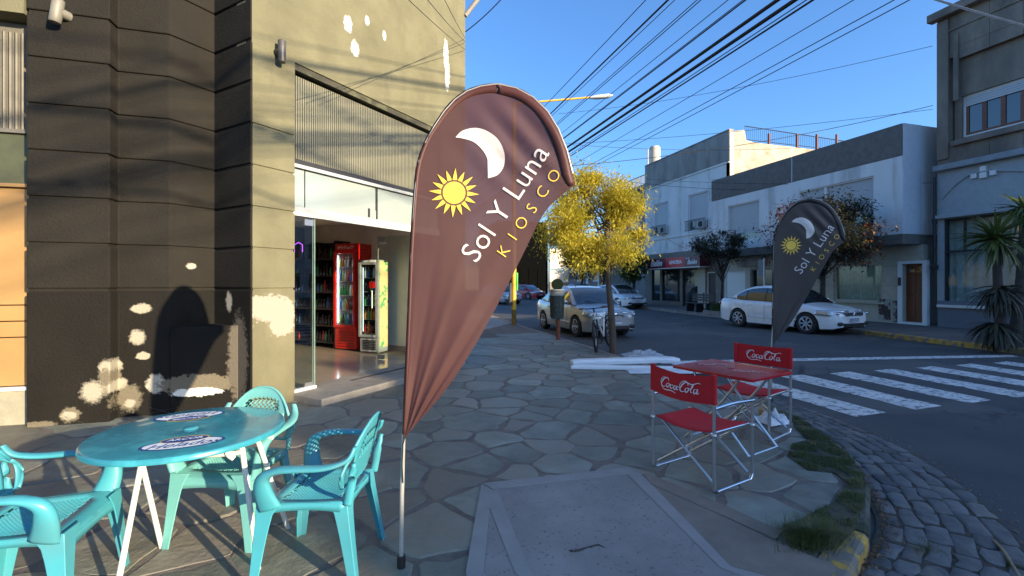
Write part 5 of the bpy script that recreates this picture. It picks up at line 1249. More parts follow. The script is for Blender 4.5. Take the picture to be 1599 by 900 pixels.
M['h_stain'] = mat('stained_parapet', (.27, .25, .225), .95, var=.35, scale=1.2, bump=.5, c2=(.32, .31, .29), c2s=.9, c2r=(.45, .7), stretch=(1, 1, .35))
M['h_grey'] = mat('dark_grey_band', (.155, .138, .125), .9, var=.18, bump=.3)
M['h_blue'] = mat('blue_white_render', (.56, .60, .66), .85, var=.06)
M['h_side'] = mat('side_wall_render', (.42, .37, .29), .95, var=.25, scale=1.4, bump=.6, c2=(.30, .2, .13), c2s=1.1, c2r=(.5, .7))
M['blind'] = mat('roller_blind', (.50, .51, .52), .6, var=.04)
M['dkglass'] = mat('window_glass', (.03, .035, .04), .05, spec=.8, coat=.6)
M['wood'] = mat('red_brown_wood', (.17, .055, .022), .45, var=.25, scale=3, stretch=(1, 1, .15))
M['dkwood'] = mat('dark_wood', (.04, .018, .015), .5)
M['clad'] = mat('cream_cladding', (.46, .42, .34), .85, var=.1, bump=.4)
def blind(par, r, X, slats=14, m='blind', dep=.12):
    """roller shutter built of slats"""
    n_ = max(4, int((r[3] - r[2]) / .075)); dz = (r[3] - r[2]) / n_; me = MB(); me.bb(0, .03, 0, r[1] - r[0], 0, dz * .86); me = me.mesh('slat', M[m])
    B1_('shutter_back', M[m], par, (X + dep + .031, X + dep + .05, r[0], r[1], r[2], r[3]))
    for k in range(n_): inst(me, 'slat', par, (X + dep, r[0], r[2] + dz * k))
def frame(par, r, X, m, w=.06, d=.1, nm='window_frame', dep=.05):
    y0, y1, z0, z1 = r
    return B1_(nm, m, par, (X + dep, X + dep + d, y0, y0 + w, z0, z1), (X + dep, X + dep + d, y1 - w, y1, z0, z1), (X + dep, X + dep + d, y0 + w, y1 - w, z0, z0 + w), (X + dep, X + dep + d, y0 + w, y1 - w, z1 - w, z1))
# --- R1: two storey white house with projecting upper floor and grey parapet
XF, XO = 18.3, 17.4; Y1a, Y1b = 11.05, 20.98
h1 = thing('white_house', 'white two storey house with projecting upper floor and dark grey parapet behind the black flag', 'house')
Ya = Yp(1410, XO)
w1 = rect(1137, 1186, 317, 376, XO); w2_ = rect(1250, 1288, 291, 345, XO, 1270); w3 = rect(1288, 1365, 282, 361, XO, 1330)
w2_[1] = w2_[1]; w2_[0] = w3[1]; w2_[2] = w3[2]; w2_[3] = w3[3]
wins = [w1, [w3[0], w2_[1], w3[2], w3[3]]]
b = MB(); wall_open(b, XO, Ya, Y1b, 3.3, 6.0, wins); b.bb(XO + .25, XF + 4, Ya, Ya + .25, 3.3, 7.12); b.build('upper_wall', M['h_white'], h1)
B1_('side_wall', M['h_blue'], h1, (XO + .003, XF, Ya - .012, Ya - .001, 3.3, 7.12))
b = MB(); b.bb(XO - .02, XO + .25, Ya + .02, Y1b, 6.003, 7.12); b.build('parapet', M['h_grey'], h1, bevel=.02)
B1_('parapet_joint', M['h_white'], h1, (XO - .024, XO - .021, Yp(1238, XO), Yp(1238, XO) + .03, 6.01, 7.1))
B1_('soffit', M['h_grey'], h1, (XO - .01, XF + .3, Ya, Y1b, 2.95, 3.298))
B1_('roof', M['conc_l'], h1, (XO + .26, 26, Ya + .3, Y1b, 5.9, 6.0))
B1_('rear_mass', M['h_white'], h1, (XF + .3, 26, Ya + .3, Y1b - .02, .1, 5.89))
for r, sh in ((w1, .80), ([w3[0], w3[1], w3[2], w3[3]], .66), (w2_, .66)):
    frame(h1, r, XO, M['whitealu'], .05, .08)
    zc = lerp(r[3], r[2], sh); blind(h1, [r[0] + .05, r[1] - .05, zc, r[3] - .05], XO)
    B1_('window_pane', M['dkglass'], h1, (XO + .14, XO + .15, r[0] + .05, r[1] - .05, r[2] + .05, zc))
gd = rect(1410, 1442, 412, 508, XF, 1428); gwn = rect(1302, 1378, 413, 471, XF, 1340); gdr = rect(1172, 1212, 419, 480, XF, 1190); gwh = rect(1131, 1164, 424, 476, XF, 1150); gd2 = rect(1105, 1120, 424, 480, XF, 1112)
gd[2] = gdr[2] = .13; gwh[2] = .13
b = MB(); wall_open(b, XF, Ya - .0, Y1b, .1, 2.948, [gd, gwn, gdr, gwh]); b.build('ground_wall', M['clad'], h1)
for k in range(3):
    z = .75 + k * .73
    for y0, y1 in ((gd[1] + .02, gwn[0] - .02), (gwn[1] + .02, gdr[0] - .02)): B1_('cladding_joint', M['conc'], h1, (XF - .003, XF + .001, y0, y1, z, z + .012))
df = B1_('door_frame', M['white'], h1, (XF - .05, XF + .1, gd[0] - .14, gd[0], .1, gd[3] + .1), (XF - .05, XF + .1, gd[1], gd[1] + .14, .1, gd[3] + .1), (XF - .05, XF + .1, gd[0], gd[1], gd[3], gd[3] + .1), (XF - .06, XF + .1, gd[0] - .14, gd[1] + .14, .1, .2))
dr = B1_('door', M['wood'], h1, (XF + .18, XF + .23, gd[0], gd[1], .2, gd[3]))
for k in range(2):
    for a_, z0, z1 in ((0, .35, 1.1), (0, 1.2, 1.9)):
        ya = lerp(gd[0], gd[1], .08 + .47 * k); yb2 = lerp(gd[0], gd[1], .45 + .47 * k); B1_('door_panel', M['wood'], dr, (XF + .16, XF + .179, ya, yb2, z0, z1), bevel=.01)
    B1_('door_light', M['dkglass'], dr, (XF + .17, XF + .179, lerp(gd[0], gd[1], .08 + .47 * k), lerp(gd[0], gd[1], .45 + .47 * k), 1.98, gd[3] - .1))
ic = rect(1405, 1409, 434, 444, XF, 1407); B1_('intercom', M['darkm'], h1, (XF - .07, XF - .051, gd[1] + .02, gd[1] + .12, 1.5, 1.8))
me = flattext('1 2 8', .12); me.transform(Matrix.Translation((XF - .004, Yp(1397, XF), fz(1397, 420, XF))) @ Matrix(((0, 0, -1, 0), (-1, 0, 0, 0), (0, 1, 0, 0), (0, 0, 0, 1)))); me.materials.append(M['darkm'])
frame(h1, gwn, XF, M['clad'], .07, .1)
B1_('window_pane', M['glass'], h1, (XF + .12, XF + .126, gwn[0] + .07, gwn[1] - .07, gwn[2] + .07, gwn[3] - .07))
b = MB(); b.grid(lambda u, v: Vector((XF + .19 + .02 * math.sin(u * 90) * (1 - .3 * v), lerp(gwn[0] + .07, gwn[1] - .07, u), lerp(gwn[2] + .07, gwn[3] - .07, v))), 120, 2); b.build('curtain', mat('net_curtain', (.42, .42, .34), .8), h1, 'all')
B1_('window_sill', M['clad'], h1, (XF - .1, XF, gwn[0] - .1, gwn[1] + .1, gwn[2] - .07, gwn[2]))
mb_ = rect(1373, 1391, 478, 504, XF, 1382); B1_('meter_cabinet', mat('peeled_box', (.36, .36, .33), .9, c2=(.07, .045, .04), c2s=2.6, c2r=(.47, .5)), h1, (XF - .03, XF - .002, mb_[0], mb_[1], .22, 1.0), bevel=.005)
B1_('peeled_patch', mat('peeled', (.34, .33, .29), .9, c2=(.1, .04, .035), c2s=4.5, c2r=(.5, .53)), h1, (XF - .006, XF - .003, Yp(1405, XF), mb_[0] - .08, .15, .95))
B1_('garage_door', M['whitealu'], h1, (XF + .1, XF + .14, gwh[0], gwh[1], .13, gwh[3])); frame(h1, gwh, XF, M['white'], .06, .08)
B1_('dark_doorway', M['dkglass'], h1, (XF + .2, XF + .22, gdr[0], gdr[1], .13, gdr[3])); frame(h1, gdr, XF, M['conc_l'], .08, .12)
sg = rect(1150, 1188, 404, 424, XF - .3, 1170); B1_('lintel_block', M['h_stain'], h1, (XF - .25, XF - .002, sg[0], sg[1], 2.45, 2.94))
# --- R0: dark grey stone building at right
h0 = thing('grey_corner_house', 'tall grey stone fronted building at the far right with blue grey ground floor', 'building')
M['r0'] = mat('brown_grey_stone', (.235, .19, .15), .9, var=.28, scale=1.3, bump=.8, bscale=30, c2=(.14, .115, .095), c2s=1.1, c2r=(.45, .65), stretch=(1, 1, .4))
M['r0b'] = mat('blue_grey_render', (.33, .37, .39), .85, var=.08, bump=.2); M['r0c'] = mat('slate_blue_dado', (.15, .17, .20), .85, var=.08)
Y0 = 8.15; Y1c = 11.02
wR = [Y0, Yp(1497, XF), fz(1497, 215, XF), fz(1497, 150, XF)]
rec = [Y0, Yp(1483, XF), fz(1483, 222, XF), fz(1483, 92, XF)]
b = MB(); wall_open(b, XF, Y0, Y1c, 5.55, 10.7, [rec], .3); b.bb(XF + .3, 24.5, Y1c - .3, Y1c, .1, 10.7); b.build('upper_wall', M['r0'], h0)
b = MB(); wall_open(b, XF + .16, Y0, Y1c - .4, rec[2] - .02, rec[3] + .02, [[Y0 - 1, wR[1], wR[2], wR[3]]], .2); b.build('recess_wall', M['r0'], h0)
me_ = MB(); me_.bb(0, .02, 0, .62, 0, .48); me_ = me_.mesh('stone_tile', M['r0'])
for k in range(5):
    zz = 9.0 + k * .36
for k, (z0, z1) in enumerate(((5.56, 6.0), (8.95, 9.35), (9.37, 9.95), (9.97, 10.4))):
    y = Y0; j = 0
    while y < Y1c - .62:
        L = .68 + .1 * ((j * 7 + k * 3) % 3); B1_('stone_tile', M['r0'], h0, (XF - .012, XF - .002, y + .012, min(y + L, Y1c - .5), z0, z1)); y += L; j += 1
for (za, zb_, pr) in ((10.45, 10.72, .28), (9.955, 10.02, .05)): B1_('cornice', M['r0'], h0, (XF - pr, XF - .001, Y0, Y1c + (.15 if pr > .2 else 0), za, zb_), bevel=.02)
B1_('pilaster', M['r0'], h0, (XF - .07, XF - .003, Y1c - .35, Y1c - .02, 5.75, 10.4), bevel=.015)
B1_('pilaster', M['r0'], h0, (XF - .05, XF - .003, Y1c - .62, Y1c - .47, 7.6, 9.8), bevel=.015)
B1_('sill_band', M['r0'], h0, (XF - .14, XF - .003, Y0, Y1c - .45, fz(1497, 222, XF) - .12, fz(1497, 222, XF) + .05), bevel=.02)
B1_('ledge', mat('pale_ledge', (.26, .29, .31), .8), h0, (XF - .22, XF - .001, Y0, Y1c + .02, 5.36, 5.55), bevel=.02)
frame(h0, [wR[0] - .5, wR[1], wR[2], wR[3]], XF + .2, M['whitealu'], .06, .08)
blind(h0, [Y0, wR[1] - .06, fz(1510, 163, XF), wR[3] - .06], XF + .1, dep=.14)
zw = fz(1510, 163, XF); y = wR[1] - .06
for k in range(5):
    y2 = y - .46
    b = MB(); b.bb(XF + .27, XF + .33, y - .07, y, wR[2] + .05, zw); b.bb(XF + .27, XF + .33, y2, y2 + .05, wR[2] + .05, zw); b.bb(XF + .27, XF + .33, y2 + .05, y - .07, wR[2] + .05, wR[2] + .14); b.build('wood_sash', M['wood'], h0)
    B1_('window_pane', M['dkglass'], h0, (XF + .30, XF + .305, y2 + .05, y - .07, wR[2] + .14, zw)); y = y2
gw0 = [Y0, Yp(1474, XF), fz(1474, 476, XF), fz(1474, 343, XF)]
b = MB(); wall_open(b, XF, Y0, Y1c, 1.0, 5.358, [gw0], .3); b.build('ground_wall', M['r0b'], h0)
B1_('dado', M['r0c'], h0, (XF - .02, XF + .3, Y0, Y1c - .02, .1, .999))
B1_('window_hood', M['r0b'], h0, (XF - .18, XF - .001, Y0, gw0[1] + .15, gw0[3] + .02, gw0[3] + .14), bevel=.015)
B1_('window_sill', M['whitealu'], h0, (XF - .12, XF - .001, Y0, gw0[1] + .14, gw0[2] - .09, gw0[2]), bevel=.01)
frame(h0, [Y0 - .4, gw0[1], gw0[2], gw0[3]], XF, M['darkm'], .06, .1)
zmid = fz(1490, 394, XF); b = MB(); b.bb(XF + .06, XF + .12, Y0, gw0[1] - .06, zmid, zmid + .06); b.bb(XF + .06, XF + .12, Yp(1506, XF), Yp(1506, XF) + .05, zmid + .06, gw0[3]); b.build('glazing_bar', M['darkm'], h0)
B1_('window_pane', M['glass'], h0, (XF + .09, XF + .096, Y0, gw0[1] - .06, gw0[2] + .06, gw0[3] - .06))
b = MB(); b.grid(lambda u, v: Vector((XF + .25 + .025 * math.sin(u * 60), lerp(Y0, gw0[1] - .03, u), lerp(gw0[2], gw0[3], v))), 90, 2); b.build('curtain', mat('white_curtain', (.33, .38, .4), .8), h0, 'all')
for dy, dz, s_ in ((0, 0, .18), (.0, .2, .16), (.24, .02, .15), (-.24, .02, .15)):
    yc = Yp(1538, XF) + dy; zc = fz(1538, 274, XF) + dz; B1_('ornament_block', M['h_white'], h0, (XF - .1, XF - .001, yc - s_ / 2, yc + s_ / 2, zc - s_ / 2, zc + s_ / 2), bevel=.01)
b = MB(); b.tube(catmull([(XF - .03, Yp(1470, XF), fz(1470, 312, XF)), (XF - .03, Yp(1500, XF), fz(1500, 283, XF)), (XF - .03, Yp(1536, XF), fz(1536, 268, XF)), (XF - .03, Yp(1640, XF), fz(1640, 268, XF))], 8), .03, 6); b.build('arch_moulding', M['r0b'], h0, 50)
b = MB(); b.tube([(XF - .12, Y1c + .01, 5.2), (XF - .12, Y1c + .01, 2.2)], .04, 8); b.tube([(XF - .12, Y1c + .01, 3.6), (XF - .12, Y1c + .01, 3.75)], .06, 8); b.build('drain_pipe', M['darkm'], h0, 50)
B1_('pipe_foot', M['darkm'], h0, (XF - .2, XF - .02, Y1c - .05, Y1c + .1, 2.05, 2.2))
b = MB(); b.prism([(XF + .31, Y0), (XF + .0, Y0), (21.5, 4.9), (24.5, 4.9), (24.5, Y1c - .31), (XF + .31, Y1c - .31)], .1, 10.69); b.build('building_core', M['r0'], h0)
# --- R2: old white house with shop
h2 = thing('old_white_house', 'old white two storey building with a red shop sign and a stained parapet', 'house')
X2 = 18.6; Y2a, Y2b = 21.0, Yp(1008, X2)
u1 = rect(1075, 1106, 301, 360, X2); u2 = rect(1021, 1044, 317, 368, X2)
b = MB(); wall_open(b, X2, Y2a, Y2b, 3.6, 8.35, [u1, u2]); b.build('upper_wall', M['h_white2'], h2)
b = MB(); b.bb(X2 - .03, X2 + .25, Y2a, Y2b, 8.353, 10.0); b.bb(X2 - .06, X2 + .27, Y2a - .02, Y2b, 10.002, 10.08); b.build('parapet', M['h_stain'], h2, bevel=.02)
B1_('string_course', M['h_white2'], h2, (X2 - .06, X2 - .001, Y2a, Y2b, 8.22, 8.30), (X2 - .06, X2 - .001, Y2a, Y2b, 4.55, 4.62))
for r, ac in ((u1, 1), (u2, 1)):
    zc = lerp(r[3], r[2], .72); blind(h2, [r[0] + .05, r[1] - .05, zc, r[3]], X2); frame(h2, r, X2, M['white'], .06, .1)
    B1_('window_pane', M['dkglass'], h2, (X2 + .16, X2 + .17, r[0] + .06, r[1] - .06, r[2] + .06, zc))
    rl = MB(); rl.bb(X2 - .25, X2 - .22, r[0] - .05, r[1] + .05, r[2] + .62, r[2] + .66); rl.bb(X2 - .25, X2 - .22, r[0] - .05, r[1] + .05, r[2] + .02, r[2] + .05)
    y = r[0] - .05
    while y < r[1] + .06: rl.bb(X2 - .245, X2 - .225, y, y + .02, r[2] + .05, r[2] + .62); y += .12
    rl.build('railing', M['darkm'], h2)
    ac_ = B1_('air_conditioner', M['whitealu'], h2, (X2 - .2, X2 + .08, r[0] + .12, r[0] + .9, r[2] + .08, r[2] + .55), bevel=.01); b = MB(); b.tube([(X2 - .205, r[0] + .4, r[2] + .32), (X2 - .21, r[0] + .4, r[2] + .32)], .18, 20); b.build('fan_grille', M['darkm'], ac_)
# side wall catching the sun, stepping down toward the back
xs_ = lambda px: (lambda dd: dd[0] / dd[1] * Y2a)(dirof(px))
def zs_(px, py): a_, b_ = dirof(px); return H + (HZ - py) * (Y2a / b_) / F
sp = [(X2 + .0, .1), (X2 + .0, 10.0), (xs_(1146), 10.0), (xs_(1146), zs_(1146, 205)), (xs_(1163), zs_(1163, 203)), (xs_(1166), zs_(1166, 219)), (xs_(1180), zs_(1180, 223)), (xs_(1275), zs_(1275, 234)), (27.5, zs_(1275, 234) - .1), (27.5, .1)]
b = MB(); b.v = [(x, Y2a - .002, z) for x, z in sp] + [(x, Y2a + .25, z) for x, z in sp]; n_ = len(sp); b.f = [tuple(range(n_)), tuple(range(n_, 2 * n_))[::-1]] + [(i, (i + 1) % n_, n_ + (i + 1) % n_, n_ + i) for i in range(n_)]; b.m = [0] * len(b.f); b.build('side_wall', M['h_side'], h2)
B1_('white_edge', M['white'], h2, (X2 + .03, xs_(1146), Y2a - .02, Y2a - .0025, 6.0, 9.9))
rl = MB()
for (pa, pb_) in (((1166, 196), (1350, 224)),):
    Xa, Xb = xs_(pa[0]), xs_(pb_[0]); za, zb_ = zs_(*pa), zs_(*pb_)
    nb_ = 64
    rl.tube([(Xa, Y2a + .12, za), (Xb, Y2a + .12, zb_)], .025, 6); rl.tube([(Xa, Y2a + .12, za - .75), (Xb, Y2a + .12, zb_ - .55)], .018, 6)
    for k in range(nb_ + 1): f_ = k / nb_; x = lerp(Xa, Xb, f_); rl.tube([(x, Y2a + .12, lerp(za, zb_, f_)), (x, Y2a + .12, lerp(za, zb_, f_) - .75)], .01, 4)
rr__ = rl.build('roof_railing', M['darkm'], h2)
for px in (1204, 1248, 1279, 1310): x = xs_(px); q = B1_('railing_post', mat('rust_red_post', (.12, .03, .03), .7), rr__, (x - .05, x + .05, Y2a + .07, Y2a + .17, zs_(px, 234), zs_(px, 234) + .95))
B1_('roof', M['conc_l'], h2, (X2 + .2, 27.5, Y2a + .26, Y2b, 8.3, 8.4)); B1_('rear_mass', M['h_white2'], h2, (X2 + .8, 27.5, Y2a + .27, Y2b - .01, .1, 8.29))
b = MB()
sp_ = [rect(1034, 1062, 421, 471, X2, 1048), rect(1066, 1090, 421, 474, X2, 1078), rect(1018, 1031, 421, 470, X2, 1024)]
d2 = rect(1104, 1118, 425, 480, X2, 1111); d2[2] = .13
sp_[1][2] = .13
wall_open(b, X2, Y2a, Y2b, .1, 3.6, sp_ + [d2]); b.build('shop_wall', mat('shop_stone', (.2, .18, .15), .85, var=.2, bump=.4), h2)
for r in sp_: B1_('shop_window', M['dkglass'], h2, (X2 + .12, X2 + .14, r[0], r[1], r[2], r[3])); frame(h2, r, X2, M['darkm'], .05, .08)
B1_('shop_door_light', mat('warm_pane', (.5, .42, .22), .6), h2, (X2 + .10, X2 + .119, Yp(1089, X2), Yp(1083, X2), 1.4, 2.5))
B1_('door', M['dkwood'], h2, (X2 + .1, X2 + .14, d2[0], d2[1], .13, d2[3])); frame(h2, d2, X2, M['white'], .06, .1)
py_ = Yp(1094, X2); B1_('stone_pilaster', M['clad'], h2, (X2 - .06, X2 - .001, Yp(1103, X2), Yp(1091, X2), .1, 3.2), bevel=.01)
sb0, sb1, sb2 = Yp(1093, X2 - .9), Yp(1069, X2 - .9), Yp(1012, X2 - .9); zt_, zb2 = fz(1068, 401, X2 - .9), fz(1068, 417, X2 - .9)
M['sign_red'] = mat('sign_red', (.50, .01, .02), .35, var=.05); M['sign_dark'] = mat('sign_maroon', (.10, .008, .02), .35)
sg_ = thing('shop_sign', 'long red and maroon shop sign reading Belén Lencería above the shop windows', 'sign')
ysp = Yp(1040, X2 - .9)
B1_('sign_panel', M['sign_dark'], sg_, (X2 - .9, X2 - .2, sb0, sb1, zb2, zt_)); B1_('sign_panel', M['sign_red'], sg_, (X2 - .903, X2 - .2, sb1, ysp, zb2, zt_)); B1_('sign_panel', M['sign_dark'], sg_, (X2 - .9, X2 - .2, ysp, sb2, zb2, zt_))
B1_('sign_underside', M['whitealu'], sg_, (X2 - .88, X2 - .2, sb0, sb2, zb2 - .06, zb2 - .002))
def signtext(s, yc, zc, size, sh, bold, X, par, m):
    me = flattext(s, size, sh, bold); me.transform(Matrix.Translation((X, yc, zc)) @ Matrix(((0, 0, -1, 0), (-1, 0, 0, 0), (0, 1, 0, 0), (0, 0, 0, 1)))); me.materials.append(m)
    o = bpy.data.objects.new('lettering', me); COL.objects.link(o); o.parent = par
zc_ = (zt_ + zb2) / 2; sh_ = zt_ - zb2
signtext('Belén', Yp(1025, X2 - .9), zc_, sh_ * .95, .3, .012, X2 - .905, sg_, M['white']); signtext('LENCERIA', Yp(1055, X2 - .9), zc_, sh_ * .45, 0, .01, X2 - .907, sg_, M['white'])
signtext('Belén', Yp(1081, X2 - .9), zc_ - .05, sh_ * .62, .3, .006, X2 - .905, sg_, M['white']); signtext('lencería', Yp(1074, X2 - .9), zc_ + sh_ * .33, sh_ * .22, 0, .002, X2 - .905, sg_, M['white'])
# --- water tank, R3, R4, far pieces
tk = at(1023, 238, 36); b = MB(); b.tube([(tk.x, tk.y, tk.z - 1.0), (tk.x, tk.y, tk.z + .25), (tk.x, tk.y, tk.z + .42), (tk.x, tk.y, tk.z + .5)], [.42, .42, .36, .12], 20); b.tube([(tk.x - .62, tk.y, tk.z - 1), (tk.x - .62, tk.y, tk.z + .2)], .05, 6)
tag(b.build('water_tank', mat('tank_white', (.45, .42, .36), .6), None, 40), 'pale cylindrical water tank on the roof of the old white building', 'water tank')
h3 = thing('balcony_block', 'grey three storey block with roof railing, left of the old white building', 'building'); X3 = 19.0; Y3a, Y3b = Y2b + .01, Yp(955, 19.0)
M['h3'] = mat('grey_render', (.25, .245, .24), .9, var=.1); r31 = rect(968, 998, 300, 322, X3, 984); r32 = rect(968, 998, 345, 372, X3, 984)
b = MB(); wall_open(b, X3, Y3a, Y3b, .1, 8.6, [r31, r32]); b.bb(X3 + .25, 27, Y3a, Y3a + .25, .1, 8.6); b.build('wall', M['h3'], h3)
for r in (r31, r32):
    frame(h3, r, X3, M['whitealu'], .08, .1); B1_('window_pane', M['dkglass'], h3, (X3 + .16, X3 + .17, r[0], (r[0] + r[1]) / 2, r[2], r[3])); B1_('shutter', M['wood'], h3, (X3 + .14, X3 + .15, (r[0] + r[1]) / 2, r[1], r[2], r[3]))
B1_('roof', M['h3'], h3, (X3 - .2, 27, Y3a, Y3b, 8.6, 8.8)); B1_('balcony', M['h3'], h3, (X3 - .5, X3 - .01, Y3a + .5, Y3b, 5.2, 5.4))
rl = MB(); rl.bb(X3 - .1, X3 - .06, Y3a, Y3b, 9.55, 9.6); rl.bb(X3 - .1, X3 - .06, Y3a, Y3b, 8.85, 8.9); y = Y3a
while y < Y3b: rl.bb(X3 - .1, X3 - .06, y, y + .05, 8.9, 9.55); y += .18
rl.build('roof_railing', M['darkm'], h3)
h4 = thing('pinkish_house', 'low weathered pink and grey house farther down the street behind the parked cars', 'house'); X4 = 19.4; Y4b = Yp(888, 19.4)
w4 = [rect(900, 907, 420, 440, X4), rect(925, 935, 420, 440, X4)]
b = MB(); wall_open(b, X4, Y3b + .01, Y4b, .1, 4.6, w4); b.build('wall', mat('pink_render', (.27, .19, .18), .9, var=.2, c2=(.3, .3, .3), c2s=.8), h4)
for r in w4: B1_('window_pane', M['dkglass'], h4, (X4 + .1, X4 + .12, r[0], r[1], r[2], r[3])); frame(h4, r, X4, M['white'], .1, .1)
for px in (912, 920, 938): y = Yp(px, X4); B1_('pilaster', M['white'], h4, (X4 - .2, X4 - .01, y - .15, y + .15, .1, 3.4))
B1_('roof', M['conc_l'], h4, (X4 - .15, 26, Y3b + .01, Y4b, 4.6, 4.8))
hb = thing('advert_wall', 'sunlit cream painted wall panels far down the street, left of the trees', 'wall'); Yb = 56.0
def xb(px): a_, b_ = dirof(px); return a_ / b_ * Yb
def zb3(px, py): return H + (HZ - py) * (Yb / dirof(px)[1]) / F
M['creamwall'] = mat('cream_wall', (.75, .66, .48), .8, var=.05, c2=(.25, .3, .28), c2s=1.2, c2r=(.63, .66))
B1_('wall_panel', M['creamwall'], hb, (xb(859), xb(889), Yb, Yb + .3, zb3(874, 420), zb3(874, 389))); B1_('wall_panel', M['creamwall'], hb, (xb(859), xb(889), Yb - .01, Yb + .3, zb3(874, 440), zb3(874, 422)))
B1_('wall_base', M['conc_b'], hb, (xb(859), xb(889), Yb, Yb + .3, .1, zb3(874, 441)))
hd = thing('dark_warehouse', 'dark shaded warehouse front at the far end of the street', 'building')
M['dkshade'] = mat('deep_shade_wall', (.004, .004, .004), .95, var=.3, spec=0)  # near-black colour puts the deep shade of this front into the material
B1_('wall', M['dkshade'], hd, (xb(780), xb(858), Yb + .5, Yb + 12, .1, 9.5), bevel=.02)
for k in range(5): x0 = lerp(xb(784), xb(856), k / 5); B1_('bay_door', M['dkshade'], hd, (x0, x0 + 1.1, Yb + .44, Yb + .499, .1, 3.4))
# things beyond: distant low houses closing the street
far = thing('far_houses', 'row of low shaded houses closing the view at the far end of the street', 'houses')
for k in range(7): B1_('house_front', [M['h3'], M['h_white'], M['clad']][k % 3], far, (-14 + k * 6.0, -14 + k * 6.0 + 5.7, 96 + k * .4, 104, .1, 5 + (k * 37 % 5) * .6))

# bench, sign pole, across the street
bp0, bp1 = gr(1064, 487, .12), gr(1116, 489, .12); bm_ = (bp0 + bp1) / 2
be = thing('street_bench', 'dark slatted bench on the far sidewalk between the shop and a planter', 'bench', (15.9, 19.9, .12), R(90))
for k in range(4): B1_('seat_slat', M['dkwood'], be, (-.85, .85, -.02 + k * .1, .06 + k * .1, .43, .46))
for k in range(3): B1_('back_slat', M['dkwood'], be, (-.85, .85, -.1 - k * .02, -.07 - k * .02, .55 + k * .13, .65 + k * .13))
for x in (-.75, 0, .75): B1_('leg', M['darkm'], be, (x - .03, x + .03, -.1, .36, 0, .43)); B1_('back_support', M['darkm'], be, (x - .025, x + .025, -.135, -.1, .43, .98))
sp0 = gr(1194, 500, .12); spx = Vector((15.3, 15.6, .12)); spo = thing('traffic_sign', 'grey sign post with a narrow dark plate, behind the white sedan', 'sign', (15.35, Yp(1194, 15.35), .12))
b = MB(); b.tube([(0, 0, 0), (0, 0, 2.5)], .035, 8); b.build('post', M['white'], spo, 50); B1_('plate', mat('sign_grey', (.14, .16, .18), .5), spo, (-.02, .02, -.03, .32, 1.75, 2.45))

# ================================================================== TREES
M['bark'] = mat('bark', (.10, .072, .052), .95, var=.35, scale=9, bump=1, bscale=25, bdist=.02, stretch=(1, 1, .3))
M['bark_d'] = mat('dark_bark', (.055, .045, .038), .95, var=.3, bump=.8, bscale=30)
def tree(name, label, base, pts, r0, crown_c, crown_r, leaf, n, size, seed, clumps=60, shape=None, extra=None, group=None, cat='tree', trunkm=None, hollow=.3, limbs=14, aspect=.36):
    rt = random.Random(seed); t = thing(name, label, cat, (0, 0, 0), 0, group); P = catmull([Vector(base) + Vector(p) for p in pts], 5)
    b = MB(); b.tube(P, [lerp(r0, r0 * .45, i / (len(P) - 1)) * (1.35 if i == 0 else 1) for i in range(len(P))], 10); b.build('trunk', trunkm or M['bark'], t, 60)
    cc = Vector(crown_c); cl = []
    for k in range(clumps):
        for _ in range(30):
            v = Vector((rt.gauss(0, 1), rt.gauss(0, 1), rt.gauss(0, 1))).normalized() * (rt.uniform(hollow, 1) ** .6)
            p = cc + Vector((v.x * crown_r[0], v.y * crown_r[1], v.z * crown_r[2]))
            if shape is None or shape(p - cc): break
        cl.append((p, rt.uniform(.12, .36) * (sum(crown_r) / 3) ** .7))
    lb_ = MB()
    for k in range(limbs):
        e_ = cl[k % len(cl)][0]; s_ = P[rt.randrange(int(len(P) * .62), len(P))]; md = s_.lerp(e_, .5) + Vector((rt.uniform(-.12, .12), rt.uniform(-.12, .12), rt.uniform(0, .2)))
        lb_.tube(catmull([s_, md, e_], 3), [r0 * .33, r0 * .26, r0 * .2, r0 * .15, r0 * .11, r0 * .07, r0 * .04], 5)
        for _ in range(2):
            e2 = cl[rt.randrange(len(cl))][0]
            if (e2 - md).length < max(crown_r) * .8: lb_.tube([md, md.lerp(e2, .5) + Vector((0, 0, .05)), e2], [r0 * .16, r0 * .09, r0 * .04], 4)
    lb_.build('limbs', trunkm or M['bark'], t, 60)
    mats = leaf if isinstance(leaf, list) else [leaf]; cr_ = MB()
    for i in range(n):
        p, rad = cl[rt.randrange(len(cl))]; q = p + Vector((rt.gauss(0, rad * .62), rt.gauss(0, rad * .62), rt.gauss(0, rad * .45)))
        az = rt.uniform(0, 6.28); el = rt.uniform(-1.0, .5); d = Vector((math.cos(az) * math.cos(el), math.sin(az) * math.cos(el), math.sin(el))); s_ = d.cross(Vector((rt.uniform(-.5, .5), rt.uniform(-.5, .5), 1))).normalized()
        L = size * rt.uniform(.6, 1.3); w_ = L * aspect; dz = Vector((0, 0, -L * .12)); mi_ = 0
        if extra: mi_ = extra(q - cc, rt)
        cr_.add([q, q + d * L * .5 + s_ * w_ * .5, q + d * L + dz, q + d * L * .5 - s_ * w_ * .5], [(0, 1, 2, 3)], mi_)
    cr_.build('crown', mats, t); return t
yb = ng(958, 551)
M['leaf_y'] = leafmat('yellow_leaves', [(.24, .26, .035), (.52, .45, .05), (.70, .58, .08), (.38, .40, .06)], .45, 2.2)
def cp(px, py, d): return at(px, py, d)
ycc = cp(928, 345, 9.9)
def yshape(v):
    # lateral right/left in the street frame, narrower on top, bulging left below
    x = v.x * CA - v.y * SA; z = v.z
    lim = interp([(-1.1, .9), (-.5, 1.15), (0, 1.05), (.5, .75), (1.2, .3)], z); return -lim - .05 < x < lim * (1.0 if z > -.6 else .8) and not (x > .3 and z < -.85)
